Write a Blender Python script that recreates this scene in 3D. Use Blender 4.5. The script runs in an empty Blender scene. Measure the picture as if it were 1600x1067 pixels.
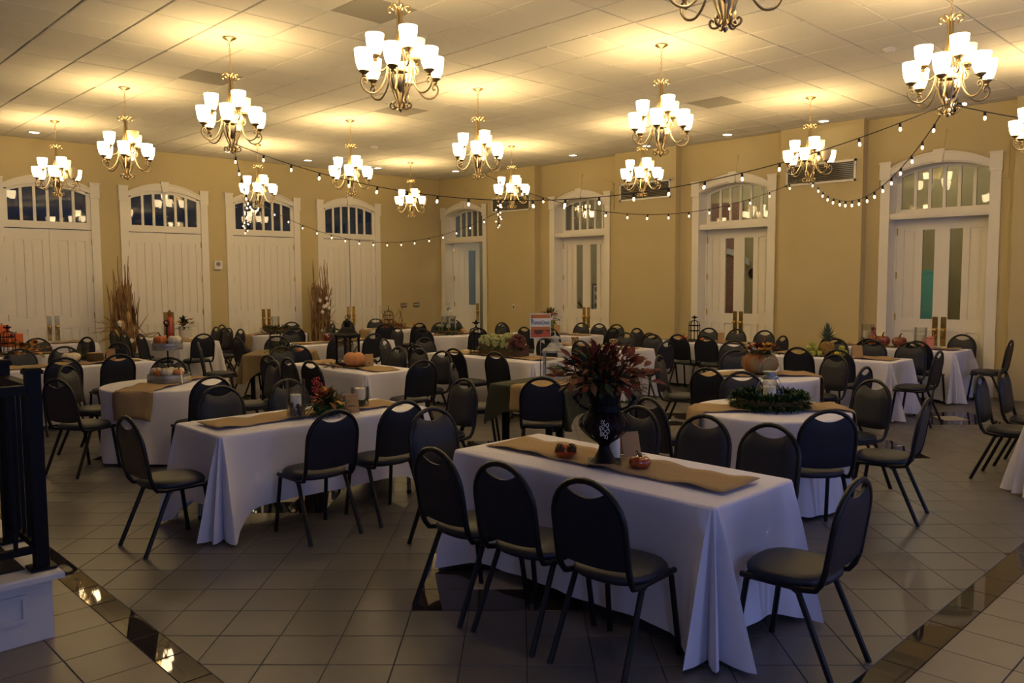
import bpy, bmesh, math, random
from mathutils import Matrix, Vector
random.seed(7)
sc = bpy.context.scene
COL = sc.collection
PI = math.pi
R = math.radians
# ------------------------------------------------------------------ camera, world, large lights, exposure
CAM_H = 1.827
F_PX, YAW, PITCH, ROLL = 1275.73, R(45.709), R(-4.350), R(.2793)
def cam_axes():
    f = Vector((math.cos(PITCH)*math.cos(YAW), math.cos(PITCH)*math.sin(YAW), math.sin(PITCH)))
    r = Vector((math.sin(YAW), -math.cos(YAW), 0)); d = f.cross(r)
    c, s = math.cos(ROLL), math.sin(ROLL)
    return (c*r + s*d), (-s*r + c*d), f
CR, CD, CF = cam_axes()
cam_data = bpy.data.cameras.new('camera'); cam = bpy.data.objects.new('camera', cam_data); COL.objects.link(cam)
cam_data.sensor_width = 36; cam_data.lens = F_PX/1600*36; cam_data.clip_start = .05; cam_data.clip_end = 200
m = Matrix.Identity(4)
for i in range(3): m[i][0] = CR[i]; m[i][1] = -CD[i]; m[i][2] = -CF[i]
m[2][3] = CAM_H
cam.matrix_world = m
sc.camera = cam
def to_px(p):
    v = Vector(p) - Vector((0, 0, CAM_H)); z = v.dot(CF)
    if z < .2: return None
    return 800 + F_PX*v.dot(CR)/z, 533.5 + F_PX*v.dot(CD)/z, z

world = bpy.data.worlds.new('dusk_sky'); sc.world = world; world.use_nodes = True
bgn = world.node_tree.nodes['Background']; bgn.inputs[0].default_value = (.10, .16, .30, 1); bgn.inputs[1].default_value = .09
vs = sc.view_settings
vs.view_transform = 'Standard'; vs.look = 'None'; vs.gamma = 1; vs.use_curve_mapping = False
vs.exposure = -.05
def area(name, loc, rot, sx, sy, power, col):
    l = bpy.data.lights.new(name, 'AREA'); l.shape = 'RECTANGLE'; l.size = sx; l.size_y = sy; l.energy = power; l.color = col
    o = bpy.data.objects.new(name, l); COL.objects.link(o); o.location = loc; o.rotation_euler = rot; o['kind'] = 'helper'
    return o
# daylight entering by the windows of the two walls behind the camera
REAR_Y, LEFT_X = -2.6, -3.6
REAR_WIN = [(-1.2, 1.5), (2.6, 1.5), (6.4, 1.5), (10.2, 1.5)]
LEFT_WIN = [(1.2, 1.5), (13.0, 1.5)]
DAY = (.30, .43, 1.0)
for x, w in REAR_WIN: area('window_daylight', (x, REAR_Y - .02, 1.9), (R(90), 0, 0), w - .15, 2.3, 37, DAY)
for y, w in LEFT_WIN: area('window_daylight', (LEFT_X - .02, y, 1.9), (R(90), 0, R(-90)), w - .15, 2.3, 9, DAY)
WARM = (1.0, .69, .27)
SHADE_EMIT = 13.0
UP_POWER = 18.0

# ------------------------------------------------------------------ helpers
class MB:
    def __init__(s): s.v = []; s.f = []; s.mi = []; s.cur = 0
    def add(s, vs_, fs):
        b = len(s.v); s.v += [tuple(p) for p in vs_]
        s.f += [tuple(b + i for i in f) for f in fs]; s.mi += [s.cur]*len(fs); return s
    def box(s, x0, x1, y0, y1, z0, z1, mat=None):
        v = [(x, y, z) for z in (z0, z1) for y in (y0, y1) for x in (x0, x1)]
        if mat: v = [mat @ Vector(p) for p in v]
        return s.add(v, [(0, 2, 3, 1), (4, 5, 7, 6), (0, 1, 5, 4), (2, 6, 7, 3), (0, 4, 6, 2), (1, 3, 7, 5)])
    def chbox(s, x0, x1, y0, y1, z0, z1, c):      # box with chamfered upper edges
        v = [(x0, y0, z0), (x1, y0, z0), (x1, y1, z0), (x0, y1, z0), (x0, y0, z1-c), (x1, y0, z1-c), (x1, y1, z1-c), (x0, y1, z1-c),
             (x0+c, y0+c, z1), (x1-c, y0+c, z1), (x1-c, y1-c, z1), (x0+c, y1-c, z1)]
        f = [(0, 3, 2, 1), (8, 9, 10, 11)]
        for a in (0, 4):
            for i in range(4):
                j = (i+1) % 4; f.append((a+i, a+j, a+4+j, a+4+i))
        return s.add(v, f)
    def tube(s, pts, r, n=6, closed=False, cap=True):
        pts = [Vector(p) for p in pts]; k = len(pts)
        rs = r if isinstance(r, (list, tuple)) else [r]*k
        tan = []
        for i in range(k):
            a = pts[(i-1) % k] if (i > 0 or closed) else pts[i]
            b = pts[(i+1) % k] if (i < k-1 or closed) else pts[i]
            t = (b-a); tan.append(t.normalized() if t.length > 1e-9 else Vector((0, 0, 1)))
        up = Vector((0, 0, 1)) if abs(tan[0].z) < .9 else Vector((1, 0, 0))
        nrm = (up - tan[0]*up.dot(tan[0])).normalized()
        vs_ = []
        for i in range(k):
            nrm = (nrm - tan[i]*nrm.dot(tan[i]))
            nrm = nrm.normalized() if nrm.length > 1e-6 else tan[i].orthogonal().normalized()
            bi = tan[i].cross(nrm)
            for j in range(n):
                a = 2*PI*j/n; vs_.append(pts[i] + (nrm*math.cos(a) + bi*math.sin(a))*rs[i])
        fs = []
        for i in range(k if closed else k-1):
            for j in range(n):
                a = i*n + j; b = i*n + (j+1) % n; i2 = (i+1) % k
                fs.append((a, b, i2*n + (j+1) % n, i2*n + j))
        if cap and not closed: fs += [tuple(range(n))[::-1], tuple((k-1)*n + j for j in range(n))]
        return s.add(vs_, fs)
    def lathe(s, prof, n=16, c=(0, 0, 0), cap=True, rib=None):
        vs_ = []; k = len(prof)
        for r, z in prof:
            for j in range(n):
                a = 2*PI*j/n; rr = r*(rib(a) if rib else 1)
                vs_.append((c[0] + rr*math.cos(a), c[1] + rr*math.sin(a), c[2] + z))
        fs = [(i*n+j, i*n+(j+1) % n, (i+1)*n+(j+1) % n, (i+1)*n+j) for i in range(k-1) for j in range(n)]
        if cap:
            if prof[0][0] > 1e-4: fs.append(tuple(range(n))[::-1])
            if prof[-1][0] > 1e-4: fs.append(tuple((k-1)*n+j for j in range(n)))
        return s.add(vs_, fs)
    def prism(s, poly, fn, d0, d1):               # polygon extruded: fn(a, b, depth) -> point
        n = len(poly); v = [fn(a, b, d0) for a, b in poly] + [fn(a, b, d1) for a, b in poly]
        f = [tuple(range(n)), tuple(range(n, 2*n))[::-1]] + [(i, n+i, n+(i+1) % n, (i+1) % n) for i in range(n)]
        return s.add(v, f)
    def strip(s, A, B, fn, d0, d1):               # band between two curves, extruded
        n = len(A)
        for i in range(n-1): s.prism([A[i], A[i+1], B[i+1], B[i]], fn, d0, d1)
        return s
    def sphere(s, c, r, n=10, k=6, sz=1):
        prof = [(max(r*math.sin(PI*i/k), 1e-5), -r*sz*math.cos(PI*i/k)) for i in range(k+1)]
        return s.lathe(prof, n, c)
    def blob(s, c, r, amp=.15, n=10, k=7, sz=1, sd=0):
        rnd = random.Random(sd); b = len(s.v); s.sphere(c, r, n, k, sz)
        for i in range(b, len(s.v)):
            p = Vector(s.v[i]) - Vector(c); s.v[i] = tuple(Vector(c) + p*(1 + rnd.uniform(-amp, amp)))
        return s
    def leaf(s, base, dr, L, W, curl=.2, up=(0, 0, 1)):
        d = Vector(dr).normalized(); u = Vector(up); sd = d.cross(u)
        sd = sd.normalized() if sd.length > 1e-4 else Vector((1, 0, 0)); n = sd.cross(d)
        b = Vector(base); P = []
        for t, w in ((0, .08), (.3, .8), (.55, 1), (.8, .55), (1, .03)):
            q = b + d*L*t - n*curl*L*t*t
            P += [q - sd*W*w/2 + n*.04*L*w, q, q + sd*W*w/2 + n*.04*L*w]
        fs = []
        for i in range(4):
            a = 3*i; fs += [(a, a+1, a+4, a+3), (a+1, a+2, a+5, a+4)]
        return s.add(P, fs)
    def mesh(s, name, mats, smooth=True, angle=35):
        me = bpy.data.meshes.new(name); me.from_pydata(s.v, [], s.f)
        mats = mats if isinstance(mats, (list, tuple)) else [mats]
        for m_ in mats: me.materials.append(M[m_] if isinstance(m_, str) else m_)
        if len(mats) > 1: me.polygons.foreach_set('material_index', s.mi)
        bm = bmesh.new(); bm.from_mesh(me); bmesh.ops.recalc_face_normals(bm, faces=bm.faces); bm.to_mesh(me); bm.free()
        if smooth:
            me.polygons.foreach_set('use_smooth', [True]*len(me.polygons)); me.set_sharp_from_angle(angle=R(angle))
        me.update(); return me
def ob(name, mesh, parent=None, loc=None, rot=None, scale=None):
    o = bpy.data.objects.new(name, mesh); COL.objects.link(o)
    if parent: o.parent = parent
    if loc: o.location = loc
    if rot: o.rotation_euler = rot
    if scale: o.scale = scale
    return o
def mk(name, mb, mats, parent=None, loc=None, rot=None, smooth=True, angle=35):
    return ob(name, mb.mesh(name, mats, smooth, angle), parent, loc, rot)
def tag(o, label=None, cat=None, group=None, kind=None):
    if label: o['label'] = label
    if cat: o['category'] = cat
    if group: o['group'] = group
    if kind: o['kind'] = kind
    return o
def root(name, loc, rz=0, label=None, cat=None, group=None, kind=None):
    return tag(ob(name, None, None, loc, (0, 0, rz)), label, cat, group, kind)
def copy_tree(o, parent=None):
    c = o.copy(); COL.objects.link(c); c.parent = parent
    for ch in o.children: copy_tree(ch, c)
    return c
def smooth_path(pts, n=4):                        # Catmull-Rom through 2D/3D points
    P = [Vector(p) for p in pts]; out = []
    for i in range(len(P)-1):
        a = P[max(i-1, 0)]; b = P[i]; c = P[i+1]; d = P[min(i+2, len(P)-1)]
        for k in range(n):
            t = k/n; out.append(.5*((2*b) + (c-a)*t + (2*a-5*b+4*c-d)*t*t + (3*b-a-3*c+d)*t**3))
    return out + [P[-1]]

# ------------------------------------------------------------------ materials
M = {}
def mat(name, col, rough=.5, metal=0, spec=.5, emit=None, estr=0, noise=None, bump=None, trans=0, coat=0, sheen=0):
    m_ = bpy.data.materials.new(name); m_.use_nodes = True; nt = m_.node_tree; b = nt.nodes['Principled BSDF']
    b.inputs['Base Color'].default_value = (*col, 1); b.inputs['Roughness'].default_value = rough; b.inputs['Metallic'].default_value = metal
    b.inputs['Specular IOR Level'].default_value = spec
    if trans: b.inputs['Transmission Weight'].default_value = trans
    if coat: b.inputs['Coat Weight'].default_value = coat; b.inputs['Coat Roughness'].default_value = .05
    if sheen: b.inputs['Sheen Weight'].default_value = sheen
    if emit: b.inputs['Emission Color'].default_value = (*emit, 1); b.inputs['Emission Strength'].default_value = estr
    tc = None
    if noise or bump:
        tc = nt.nodes.new('ShaderNodeTexCoord')
    if noise:                                     # (scale, colour 2, contrast low, high)
        n = nt.nodes.new('ShaderNodeTexNoise'); n.inputs['Scale'].default_value = noise[0]; n.inputs['Detail'].default_value = 4
        if len(noise) > 4:
            mp = nt.nodes.new('ShaderNodeMapping'); mp.inputs['Scale'].default_value = noise[4]; nt.links.new(tc.outputs['Object'], mp.inputs[0]); nt.links.new(mp.outputs[0], n.inputs[0])
        else: nt.links.new(tc.outputs['Object'], n.inputs[0])
        cr = nt.nodes.new('ShaderNodeValToRGB'); cr.color_ramp.elements[0].position = noise[2]; cr.color_ramp.elements[1].position = noise[3]
        cr.color_ramp.elements[0].color = (*col, 1); cr.color_ramp.elements[1].color = (*noise[1], 1)
        nt.links.new(n.outputs[0], cr.inputs[0]); nt.links.new(cr.outputs[0], b.inputs['Base Color'])
    if bump:                                      # (scale, strength)
        n = nt.nodes.new('ShaderNodeTexNoise'); n.inputs['Scale'].default_value = bump[0]; n.inputs['Detail'].default_value = 3
        nt.links.new(tc.outputs['Object'], n.inputs[0]); bp = nt.nodes.new('ShaderNodeBump'); bp.inputs['Strength'].default_value = bump[1]; bp.inputs['Distance'].default_value = .01
        nt.links.new(n.outputs[0], bp.inputs['Height']); nt.links.new(bp.outputs[0], b.inputs['Normal'])
    M[name] = m_; return m_
def glass(name, tint, refl, rough=.02, k=1.4):
    m_ = bpy.data.materials.new(name); m_.use_nodes = True; nt = m_.node_tree; nt.nodes.clear()
    out = nt.nodes.new('ShaderNodeOutputMaterial'); mx = nt.nodes.new('ShaderNodeMixShader'); tr = nt.nodes.new('ShaderNodeBsdfTransparent'); gl = nt.nodes.new('ShaderNodeBsdfGlossy'); fr = nt.nodes.new('ShaderNodeFresnel')
    ma = nt.nodes.new('ShaderNodeMath'); ma.operation = 'MULTIPLY_ADD'; ma.inputs[1].default_value = k; ma.inputs[2].default_value = refl
    fr.inputs[0].default_value = 1.5; tr.inputs[0].default_value = (*tint, 1); gl.inputs['Roughness'].default_value = rough
    nt.links.new(fr.outputs[0], ma.inputs[0]); nt.links.new(ma.outputs[0], mx.inputs[0]); nt.links.new(tr.outputs[0], mx.inputs[1]); nt.links.new(gl.outputs[0], mx.inputs[2]); nt.links.new(mx.outputs[0], out.inputs[0])
    M[name] = m_
mat('wall_paint', (.53, .435, .225), .75, noise=(1.2, (.56, .46, .245), .3, .7), bump=(60, .06))
mat('white_paint', (.80, .76, .66), .42, bump=(40, .03))
mat('ceiling_tile', (.66, .63, .57), .9, noise=(90, (.60, .57, .51), .45, .7), bump=(120, .1))
mat('ceiling_grid', (.42, .38, .31), .6)
mat('grille_tile', (.40, .37, .32), .8, noise=(160, (.28, .26, .22), .45, .55))
mat('floor_tile', (.098, .092, .090), .36, noise=(3.5, (.115, .108, .106), .35, .7), bump=(25, .02))
mat('pale_tile', (.40, .35, .27), .4, noise=(3.5, (.36, .31, .24), .35, .7))
mat('outer_tile', (.165, .140, .112), .34, noise=(3.5, (.19, .162, .13), .35, .7))
mat('grout', (.03, .026, .021), .8)
mat('granite', (.028, .022, .018), .025, noise=(140, (.055, .045, .036), .45, .75))
mat('brass', (.60, .44, .20), .28, 1)
mat('antique_brass', (.42, .33, .19), .33, 1)
mat('polished_brass', (.72, .52, .18), .18, 1)
mat('shade_lit', (.9, .85, .75), .4, emit=(1, .74, .40), estr=SHADE_EMIT)
mat('shade_unlit', (.72, .60, .38), .35, noise=(9, (.66, .54, .33), .4, .7))
mat('bulb_lit', (1, .9, .7), .3, emit=(1, .72, .42), estr=4.5)
mat('can_lit', (1, 1, 1), .3, emit=(1, .90, .74), estr=9)
mat('black_plastic', (.012, .012, .012), .5)
mat('vinyl', (.0065, .0095, .021), .5, bump=(160, .05))
mat('chair_metal', (.006, .006, .007), .38, spec=.35)
mat('linen', (.67, .66, .75), .85, bump=(14, .12), sheen=.2)
mat('burlap', (.30, .205, .105), .9, noise=(55, (.34, .235, .125), .35, .65), bump=(220, .25))
mat('brown_cloth', (.20, .145, .075), .9, bump=(150, .2))
mat('green_cloth', (.028, .032, .018), .85, bump=(120, .15))
mat('table_laminate', (.35, .34, .33), .6)
mat('black_metal', (.006, .006, .007), .5, spec=.14)
mat('stage_paint', (.62, .60, .58), .5)
mat('stage_carpet', (.014, .013, .013), .95, bump=(200, .5))
mat('galvanized', (.40, .41, .41), .42, .8, noise=(18, (.30, .31, .31), .4, .6))
mat('pumpkin_white', (.68, .60, .44), .5, noise=(9, (.60, .50, .34), .4, .7))
mat('pumpkin_orange', (.52, .15, .025), .5, noise=(9, (.42, .11, .02), .4, .7))
mat('pumpkin_pale', (.55, .24, .08), .5, noise=(8, (.48, .19, .06), .4, .7))
mat('pumpkin_glazed', (.17, .032, .010), .14, coat=.5, noise=(14, (.26, .06, .014), .4, .7))
mat('pumpkin_red', (.36, .058, .012), .14, coat=.5, noise=(14, (.46, .10, .015), .4, .7))
mat('urn_liner', (.035, .006, .005), .7)
mat('pumpkin_heirloom', (.30, .11, .035), .5, noise=(5, (.17, .15, .065), .42, .6))
mat('stem_brown', (.10, .065, .03), .8)
mat('leaf_red', (.16, .022, .010), .65, spec=.3, noise=(12, (.09, .016, .009), .4, .65))
mat('leaf_rust', (.15, .058, .016), .65, spec=.3, noise=(12, (.10, .035, .012), .4, .65))
mat('leaf_green', (.026, .052, .014), .65, spec=.3, noise=(12, (.016, .034, .010), .4, .65))
mat('leaf_dark', (.010, .042, .008), .65, spec=.25, noise=(20, (.018, .062, .012), .4, .7))
mat('leaf_olive', (.12, .13, .035), .6)
mat('leaf_orange', (.52, .19, .022), .6, noise=(14, (.62, .30, .03), .4, .7))
mat('petal_red', (.36, .03, .018), .6); mat('petal_orange', (.66, .20, .02), .6); mat('petal_yellow', (.70, .40, .03), .6)
mat('hydrangea', (.28, .32, .13), .7, noise=(30, (.40, .40, .20), .4, .65), bump=(60, .6))
mat('hydrangea_dark', (.09, .022, .018), .7, bump=(60, .6))
mat('cotton', (.75, .70, .60), .9)
mat('dry_stalk', (.33, .20, .085), .85, noise=(7, (.17, .09, .035), .35, .7))
mat('dry_husk', (.44, .28, .10), .85, noise=(7, (.34, .20, .07), .4, .7))
mat('wood_box', (.085, .042, .018), .7, noise=(4, (.05, .024, .011), .35, .7, (1, 8, 8)))
mat('wood_light', (.42, .28, .14), .7)
mat('card', (.60, .46, .30), .8); mat('kraft', (.36, .22, .10), .8)
mat('candle', (.80, .74, .58), .5, trans=0)
mat('moss', (.05, .055, .012), .95, bump=(80, .8)); mat('nuts', (.14, .09, .065), .6, bump=(70, .6))
mat('lantern_white', (.40, .40, .36), .65, noise=(16, (.26, .26, .22), .45, .65))
mat('apple_green', (.34, .36, .05), .35); mat('pineapple', (.30, .18, .04), .7, bump=(40, .8)); mat('pine_leaf', (.07, .12, .075), .55)
mat('lemon', (.70, .52, .04), .4)
mat('red_glass', (.38, .05, .018), .15, coat=.5); mat('orange_paint', (.55, .11, .02), .5); mat('paper_orange', (.62, .28, .12), .7)
mat('pink', (.62, .22, .16), .6)
mat('vase_green', (.20, .30, .05), .3); mat('pot_white', (.70, .66, .58), .4)
mat('sign_white', (.75, .74, .72), .6); mat('sign_orange', (.52, .17, .03), .6); mat('sign_brown', (.09, .05, .03), .6); mat('sign_pumpkin', (.55, .10, .04), .6)
mat('ink_blue', (.02, .05, .16), .6); mat('ink_teal', (.02, .18, .20), .6)
mat('woven', (.17, .10, .04), .8); mat('votive_glow', (.8, .5, .2), .5, emit=(1, .55, .2), estr=.5)
mat('plastic_white', (.72, .70, .66), .4); mat('plate_steel', (.30, .27, .20), .35, .7)
mat('slate', (.02, .022, .024), .6)
mat('hall_wall', (.50, .42, .24), .8); mat('hall_floor', (.10, .08, .06), .5); mat('hall_daylight_blue', (.42, .50, .58), .7); mat('teal_paint', (.20, .70, .68), .6)
mat('white_trim', (.75, .75, .73), .5)
mat('picture_ink', (.10, .09, .08), .7)
def brick_mat():
    m_ = mat('brick', (.3, .1, .06), .85); nt = m_.node_tree; b = nt.nodes['Principled BSDF']
    t = nt.nodes.new('ShaderNodeTexBrick'); t.inputs['Scale'].default_value = 5; t.inputs['Color1'].default_value = (.34, .12, .075, 1); t.inputs['Color2'].default_value = (.25, .085, .055, 1); t.inputs['Mortar'].default_value = (.34, .30, .26, 1); t.inputs['Mortar Size'].default_value = .03
    tc = nt.nodes.new('ShaderNodeTexCoord'); mp = nt.nodes.new('ShaderNodeMapping'); mp.inputs['Rotation'].default_value = (0, R(90), R(90))
    nt.links.new(tc.outputs['Object'], mp.inputs[0]); nt.links.new(mp.outputs[0], t.inputs[0]); nt.links.new(t.outputs[0], b.inputs['Base Color'])
brick_mat()
glass('window_glass', (.80, .82, .82), .02, .02, .8); glass('clear_glass', (.95, .96, .95), .02, .02, .5)
# ------------------------------------------------------------------ the room
YA, XB, H = 16.97, 13.9, 4.44
DOOR_A = [4.53, 6.68, 8.85, 11.08]
DOOR_B = [16.0, 12.08, 8.24, 4.61]
fA = lambda a, z, d: (a, YA + d, z)
fB = lambda a, z, d: (XB + d, a, z)
fC = lambda a, z, d: (a, REAR_Y - d, z)
fD = lambda a, z, d: (LEFT_X - d, a, z)
def wall(name, fn, lo, hi, cents, th, hw=.75, win=None):
    mb = MB(); e = lo
    for c in sorted(cents):
        mb.prism([(e, 0), (c-hw, 0), (c-hw, H), (e, H)], fn, 0, th)
        if win:
            mb.prism([(c-hw, 0), (c+hw, 0), (c+hw, win[0]), (c-hw, win[0])], fn, 0, th)
            mb.prism([(c-hw, win[1]), (c+hw, win[1]), (c+hw, H), (c-hw, H)], fn, 0, th)
        else:
            n = 12; A = []; B = []
            for i in range(n+1):
                x = -hw + 2*hw*i/n; A.append((c+x, 3.52 + .16*(1-(x/hw)**2))); B.append((c+x, H))
            mb.strip(A, B, fn, 0, th)
        e = c+hw
    mb.prism([(e, 0), (hi, 0), (hi, H), (e, H)], fn, 0, th)
    return tag(mk(name, mb, 'wall_paint', smooth=False), 'tan painted plaster wall', kind='structure')
wall_back = wall('wall_back', fA, LEFT_X, XB, DOOR_A, .2); wall_back['label'] = 'tan plaster wall with four arched white double doors'
wall_right = wall('wall_right', fB, REAR_Y, YA + .2, DOOR_B, .3); wall_right['label'] = 'tan plaster wall with pilasters and recessed arched doors'
wall_rear = wall('wall_rear', fC, LEFT_X, XB, [x for x, w in REAR_WIN], .25, .75, (.7, 3.1))
wall_left = wall('wall_left', fD, REAR_Y, YA, [y for y, w in LEFT_WIN], .25, .75, (.7, 3.1))
def window(n, fn, c):
    r_ = root(f'window_{n}', fn(c, 0, 0), kind='structure', label='tall white framed window behind the viewer letting in blue daylight'); o_ = Vector(fn(c, 0, 0))
    L = lambda a, z, d: Vector(fn(c + a, z, d)) - o_
    fr = MB()
    for a0, a1, z0, z1 in ((-.75, -.67, .7, 3.1), (.67, .75, .7, 3.1), (-.75, .75, .7, .78), (-.75, .75, 3.02, 3.1), (-.02, .02, .7, 3.1), (-.75, .75, 1.88, 1.92)): fr.prism([(a0, z0), (a1, z0), (a1, z1), (a0, z1)], L, .12, .17)
    mk('window_frame', fr, 'white_paint', r_, smooth=False)
    for a in (-1, 1):
        for z0, z1 in ((.78, 1.88), (1.92, 3.02)):
            p = MB(); x0, x1 = (.02, .67) if a > 0 else (-.67, -.02); p.prism([(x0, z0), (x1, z0), (x1, z1), (x0, z1)], L, .14, .15); mk('pane', p, 'window_glass', r_, smooth=False)
k = 1
for x, w in REAR_WIN: window(k, fC, x); k += 1
for y, w in LEFT_WIN: window(k, fD, y); k += 1
# pilasters, hood mouldings over the recessed doors
for y0, y1 in ((13.29, 14.89), (9.41, 10.94), (5.73, 7.2), (1.9, 3.52), (-1.9, -.3)):
    mk('pilaster', MB().box(13.72, XB, y0, y1, 0, H), 'wall_paint', wall_right, smooth=False)
for c in DOOR_B:
    mb = MB(); A = []; B = []; n = 16
    for i in range(n+1):
        x = -.98 + 1.96*i/n
        if c + x > YA - .01: continue
        A.append((c+x, 3.66 + .16*(1-(min(abs(x), .74)/.74)**2))); B.append((c+x, 3.86 + .22*(1-(x/.98)**2)))
    mb.strip(A, B, fB, -.014, 0)
    if c < 15: mb.prism([(c-.98, 3.3), (c-.91, 3.3), (c-.91, 3.655), (c-.98, 3.655)], fB, -.014, 0); mb.prism([(c+.91, 3.3), (c+.98, 3.3), (c+.98, 3.655), (c+.91, 3.655)], fB, -.014, 0)
    mb.prism([(c-.07, 3.86), (c+.07, 3.86), (c+.10, 4.13), (c-.10, 4.13)], fB, -.022, 0)
    mk('hood_moulding', mb, 'wall_paint', wall_right, smooth=False)
# baseboards
bb = MB(); e = LEFT_X
for c in DOOR_A: bb.prism([(e, 0), (c-.9, 0), (c-.9, .15), (e, .15)], fA, -.018, 0); e = c+.9
bb.prism([(e, 0), (XB, 0), (XB, .15), (e, .15)], fA, -.018, 0)
tag(mk('baseboard_back', bb, 'white_paint', smooth=False), kind='structure')

# ---- door units: x along the wall, y into the wall, z up
zi = lambda x: 3.50 + .15*(1-(x/.735)**2)
zo = lambda x: 3.60 + .20*(1-(x/.735)**2)
zg = lambda x: 3.47 + .12*(1-(x/.66)**2)
fL = lambda a, z, d: (a, d, z)
def fbox(mb, a0, a1, z0, z1, d0, d1): return mb.prism([(a0, z0), (a1, z0), (a1, z1), (a0, z1)], fL, d0, d1)
def curve(fn, x0, x1, n=14): return [(x0 + (x1-x0)*i/n, fn(x0 + (x1-x0)*i/n)) for i in range(n+1)]
MESH = {}
def cm(key, fnc):
    if key not in MESH: MESH[key] = fnc()
    return MESH[key]
PCOL = [(.118, .315), (.42, .617)]
def leaf_meshes(style, s, W):                     # s=+1: hinge at x=0 running to +x, s=-1 mirrored
    k_ = W/.735; cols = [(a*k_, b*k_) for a, b in PCOL]
    def bx(mb, a0, a1, z0, z1, d0, d1): fbox(mb, min(s*a0, s*a1), max(s*a0, s*a1), z0, z1, d0, d1)
    lf = MB()
    xs = [0, cols[0][0], cols[0][1], cols[1][0], cols[1][1], W]
    for i in (0, 2, 4): bx(lf, xs[i], xs[i+1], 0.01, 2.80, 0, .045)
    for z0, z1 in ((.01, .25), (.95, 1.15), (2.60, 2.80)):
        for i in (1, 3): bx(lf, xs[i], xs[i+1], z0, z1, 0, .045)
    for i in (1, 3):
        bx(lf, xs[i], xs[i+1], .25, .95, .017, .032)
        if not (style == 'B' and i == 3): bx(lf, xs[i], xs[i+1], 1.15, 2.60, .017, .032)
    pans = []
    for i in (1, 3):
        for z0, z1 in ((.25, .95), (1.15, 2.60)):
            if style == 'B' and i == 3 and z0 > 1: continue
            p = MB(); a0, a1 = xs[i] + .025, xs[i+1] - .025
            bx(p, a0 + .018, a1 - .018, z0 + .045, z1 - .045, .005, .018); bx(p, a0, a1, z0 + .025, z1 - .025, .011, .018)
            pans.append(p.mesh('panel', 'white_paint', False))
    gl = None
    if style == 'B':
        g = MB(); bx(g, xs[3], xs[4], 1.15, 2.60, .02, .026); gl = g.mesh('pane', 'window_glass', False)
    hs = []
    for z in (.35, 1.17, 1.86, 2.58):
        h = MB(); bx(h, -.022, .014, z-.055, z+.055, -.012, .004); h.tube([(0, -.014, z-.06), (0, -.014, z+.06)], .008, 6); hs.append(h.mesh('hinge', 'polished_brass'))
    hp = MB(); bx(hp, W-.105, W-.022, .72, 1.19, -.008, 0)
    kb = MB(); kb.sphere((s*(W-.062), -.055, .98), .03, 10, 6); kb.tube([(s*(W-.062), 0, .98), (s*(W-.062), -.05, .98)], .012, 8); kb.tube([(s*(W-.062), -.02, .86), (s*(W-.062), -.055, .88), (s*(W-.062), -.06, .93), (s*(W-.062), -.03, .96)], .009, 6)
    return lf.mesh('leaf', 'white_paint', False), pans, gl, hs, hp.mesh('handle_plate', 'polished_brass', False), kb.mesh('handle', 'polished_brass')
LEAF = {(st, s): leaf_meshes(st, s, .733 if st == 'A' else .70) for st in 'AB' for s in (1, -1)}
def leaf(r_, st, s, x, y, rot=0):
    lf, pans, gl, hs, hp, kb = LEAF[(st, s)]
    l = ob('leaf', lf, r_, (x, y, 0), (0, 0, rot))
    for p in pans: ob('panel', p, l)
    if gl: ob('pane', gl, l)
    for h in hs: ob('hinge', h, l)
    ob('handle_plate', hp, l); ob('handle', kb, l)
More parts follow.
